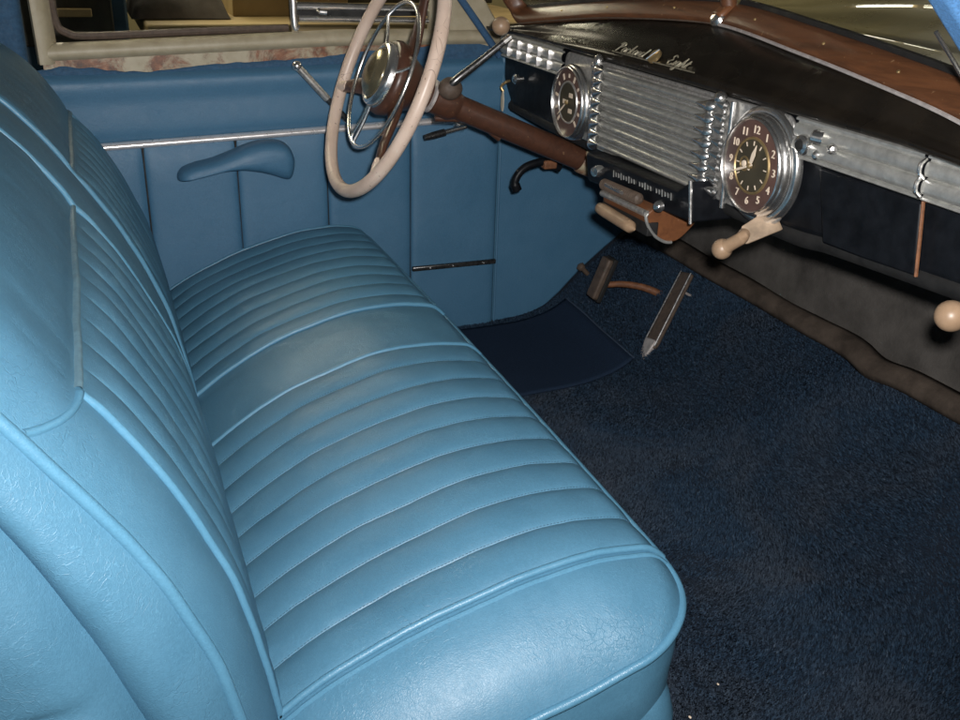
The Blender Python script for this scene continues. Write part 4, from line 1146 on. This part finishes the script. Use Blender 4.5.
for y in (1.83, 2.13): MB().box((0.62, y, 0.70), (0.36, 0.02, 0.15)).build('side_panel', M['wood_tan'], cab, bevel=0.003)
for x in (0.451, 0.789): MB().box((x, 1.98, 0.70), (0.02, 0.278, 0.15)).build('end_panel', M['wood_tan'], cab, bevel=0.003)
MB().box((0.62, 1.98, 0.635), (0.31, 0.27, 0.02)).build('base_panel', M['wood_tan'], cab)
sh = MB()
rws = []
for i in range(24):
    r = []
    for k in range(24):
        x, y = lerp(0.14, 0.42, i/23), lerp(1.72, 2.1, k/23)
        e = min(i, 23-i, k, 23-k)/6
        r.append((x, y, 0.628+0.16*clamp(e)**0.6*(0.7+0.5*noise.noise(Vector((x*9, y*9, 0))))))
    rws.append(r)
so = sh.grid(rws).build('crumpled_sheet', M['grey_tarp'], smooth=60); tag(so, 'crumpled grey brown sheet lying on the workbench', 'sheet')
cabn = thing('tool_cabinet', 'dark blue steel tool cabinet left of the workbench outside the driver window', 'cabinet', (-0.2, 1.95, -0.4))
MB().box((-0.20, 1.98, 0.30), (0.66, 0.55, 1.40)).build('cabinet_body', M['blue_tarp'], cabn, bevel=0.008)
for z in (0.08, 0.38, 0.66, 0.90):
    d_ = MB().box((-0.20, 1.695, z), (0.58, 0.022, 0.20)).build('drawer', M['clutter_dark'], cabn, bevel=0.004)
    MB().box((-0.03, 1.676, z-0.01), (0.13, 0.018, 0.022)).build('drawer_pull', M['wood_tan'], d_, bevel=0.003)
gwall = MB().box((1.5, 4.6, 1.3), (10, 0.12, 3.4)).build('workshop_wall', M['wall_olive'])
tag(gwall, 'drab olive workshop wall far behind the driver window', 'wall')
wall2 = MB().box((7.0, 1.0, 1.3), (0.12, 7.0, 3.4)).build('workshop_wall', M['wall_olive'])
tag(wall2, 'drab olive workshop wall ahead of the bonnet', 'wall')
win = NT('added_window_glow'); win.set(Base_Color=(0.8, 0.8, 0.75), Emission_Color=(1.0, 0.94, 0.75), Emission_Strength=5.0)  # made-up glowing window, gives the bonnet bright patches to reflect
wn_ = thing('added_lit_window', 'unseen lit window added to put bright patches in the bonnet reflection', 'window', (5.7, 4.5, 1.05))
MB().box((5.7, 4.53, 1.22), (1.0, 0.01, 0.34)).build('pane', win.m, wn_)
f = MB()
for xx in (5.18, 5.78, 6.22): f.box((xx, 4.51, 1.22), (0.06, 0.05, 0.34))
for zz in (1.02, 1.42): f.box((5.7, 4.51, zz), (1.1, 0.05, 0.06))
f.build('frame', M['wood_tan'], wn_)
gf = MB().grid([[(x, y, -0.42) for y in (-6, 8)] for x in (-6, 10)]).build('ground', M['concrete'])
struct(gf)

# unseen roof lining, added to shade the seat and dash
rows = []
for i in range(31):
    x = lerp(-0.9, 0.78, i/30); r = []
    for k in range(31):
        y = lerp(-0.68, 0.70, k/30); e = abs(2*k/30-1)
        r.append((x, y, 1.13-0.10*e**4-0.05*sstep(0.4, 0.78, x)))
    rows.append(r)
rf = MB().grid(rows).build('unseen_roof_lining', M['headlining'], smooth=180, solid=0.02)
tag(rf, 'unseen grey cloth roof lining added to shade the bench seat and dash', 'roof lining')

# ------------------------------------------------------------------ lights, world, camera
def light(name, typ, loc, energy, color, **kw):
    d = bpy.data.lights.new(name, typ); d.energy = energy; d.color = color
    for k, v in kw.items(): setattr(d, k, v)
    o = bpy.data.objects.new(name, d); COL.objects.link(o); o.location = loc; return o
fl_ = light('flash', 'SPOT', CAM+RX*0.035-RD*0.045+RF*0.02, 106, (1.0, 0.97, 0.95), shadow_soft_size=0.018, spot_size=math.radians(112), spot_blend=1.0)
fl_.rotation_euler = ray(450, 230).to_track_quat('-Z', 'Y').to_euler()
def area(name, loc, target, energy, color, sx, sy):
    o = light(name, 'AREA', loc, energy, color, shape='RECTANGLE', size=sx, size_y=sy)
    o.rotation_euler = (Vector(target)-Vector(loc)).to_track_quat('-Z', 'Y').to_euler(); return o
area('workshop_tubes', (-0.3, 2.6, 2.3), (0.5, 2.2, 0), 52, (1.0, 0.90, 0.66), 2.4, 0.4)
area('workshop_tubes', (4.5, 1.8, 2.9), (4.2, 2.6, 0), 80, (1.0, 0.92, 0.70), 0.4, 2.4)

w = bpy.data.worlds.new('World'); sc.world = w; w.use_nodes = True
bg = w.node_tree.nodes['Background']; wt = w.node_tree; wtc = wt.nodes.new('ShaderNodeTexCoord'); wsx = wt.nodes.new('ShaderNodeSeparateXYZ'); wr = wt.nodes.new('ShaderNodeValToRGB')
wma = wt.nodes.new('ShaderNodeMath'); wma.operation = 'MULTIPLY_ADD'; wma.inputs[1].default_value = 0.5; wma.inputs[2].default_value = 0.5
wt.links.new(wtc.outputs['Generated'], wsx.inputs[0]); wt.links.new(wsx.outputs['Z'], wma.inputs[0]); wt.links.new(wma.outputs[0], wr.inputs['Fac'])
el = wr.color_ramp.elements
for p_, c_ in ((0.0, 0.12), (0.45, 0.5), (0.56, 1.0), (0.66, 0.55), (0.78, 0.10)):
    e_ = el[0] if p_ == 0.0 else el.new(p_)
    e_.position = p_; e_.color = (c_, c_*0.95, c_*0.86, 1)
el[-1].color = (0.05, 0.05, 0.05, 1)
wt.links.new(wr.outputs['Color'], bg.inputs['Color']); bg.inputs['Strength'].default_value = 0.115

cd = bpy.data.cameras.new('camera'); cam = bpy.data.objects.new('camera', cd); COL.objects.link(cam)
cd.sensor_width = 36; cd.lens = F/960*36; cd.clip_start = 0.01; cd.clip_end = 100
Mc = Matrix((RX, -RD, -RF)).transposed().to_4x4(); Mc.translation = CAM
cam.matrix_world = Mc
sc.camera = cam
sc.view_settings.view_transform = 'Standard'; sc.view_settings.look = 'None'; sc.view_settings.exposure = 0.0; sc.view_settings.gamma = 1.0
sc.cycles.max_bounces = 8
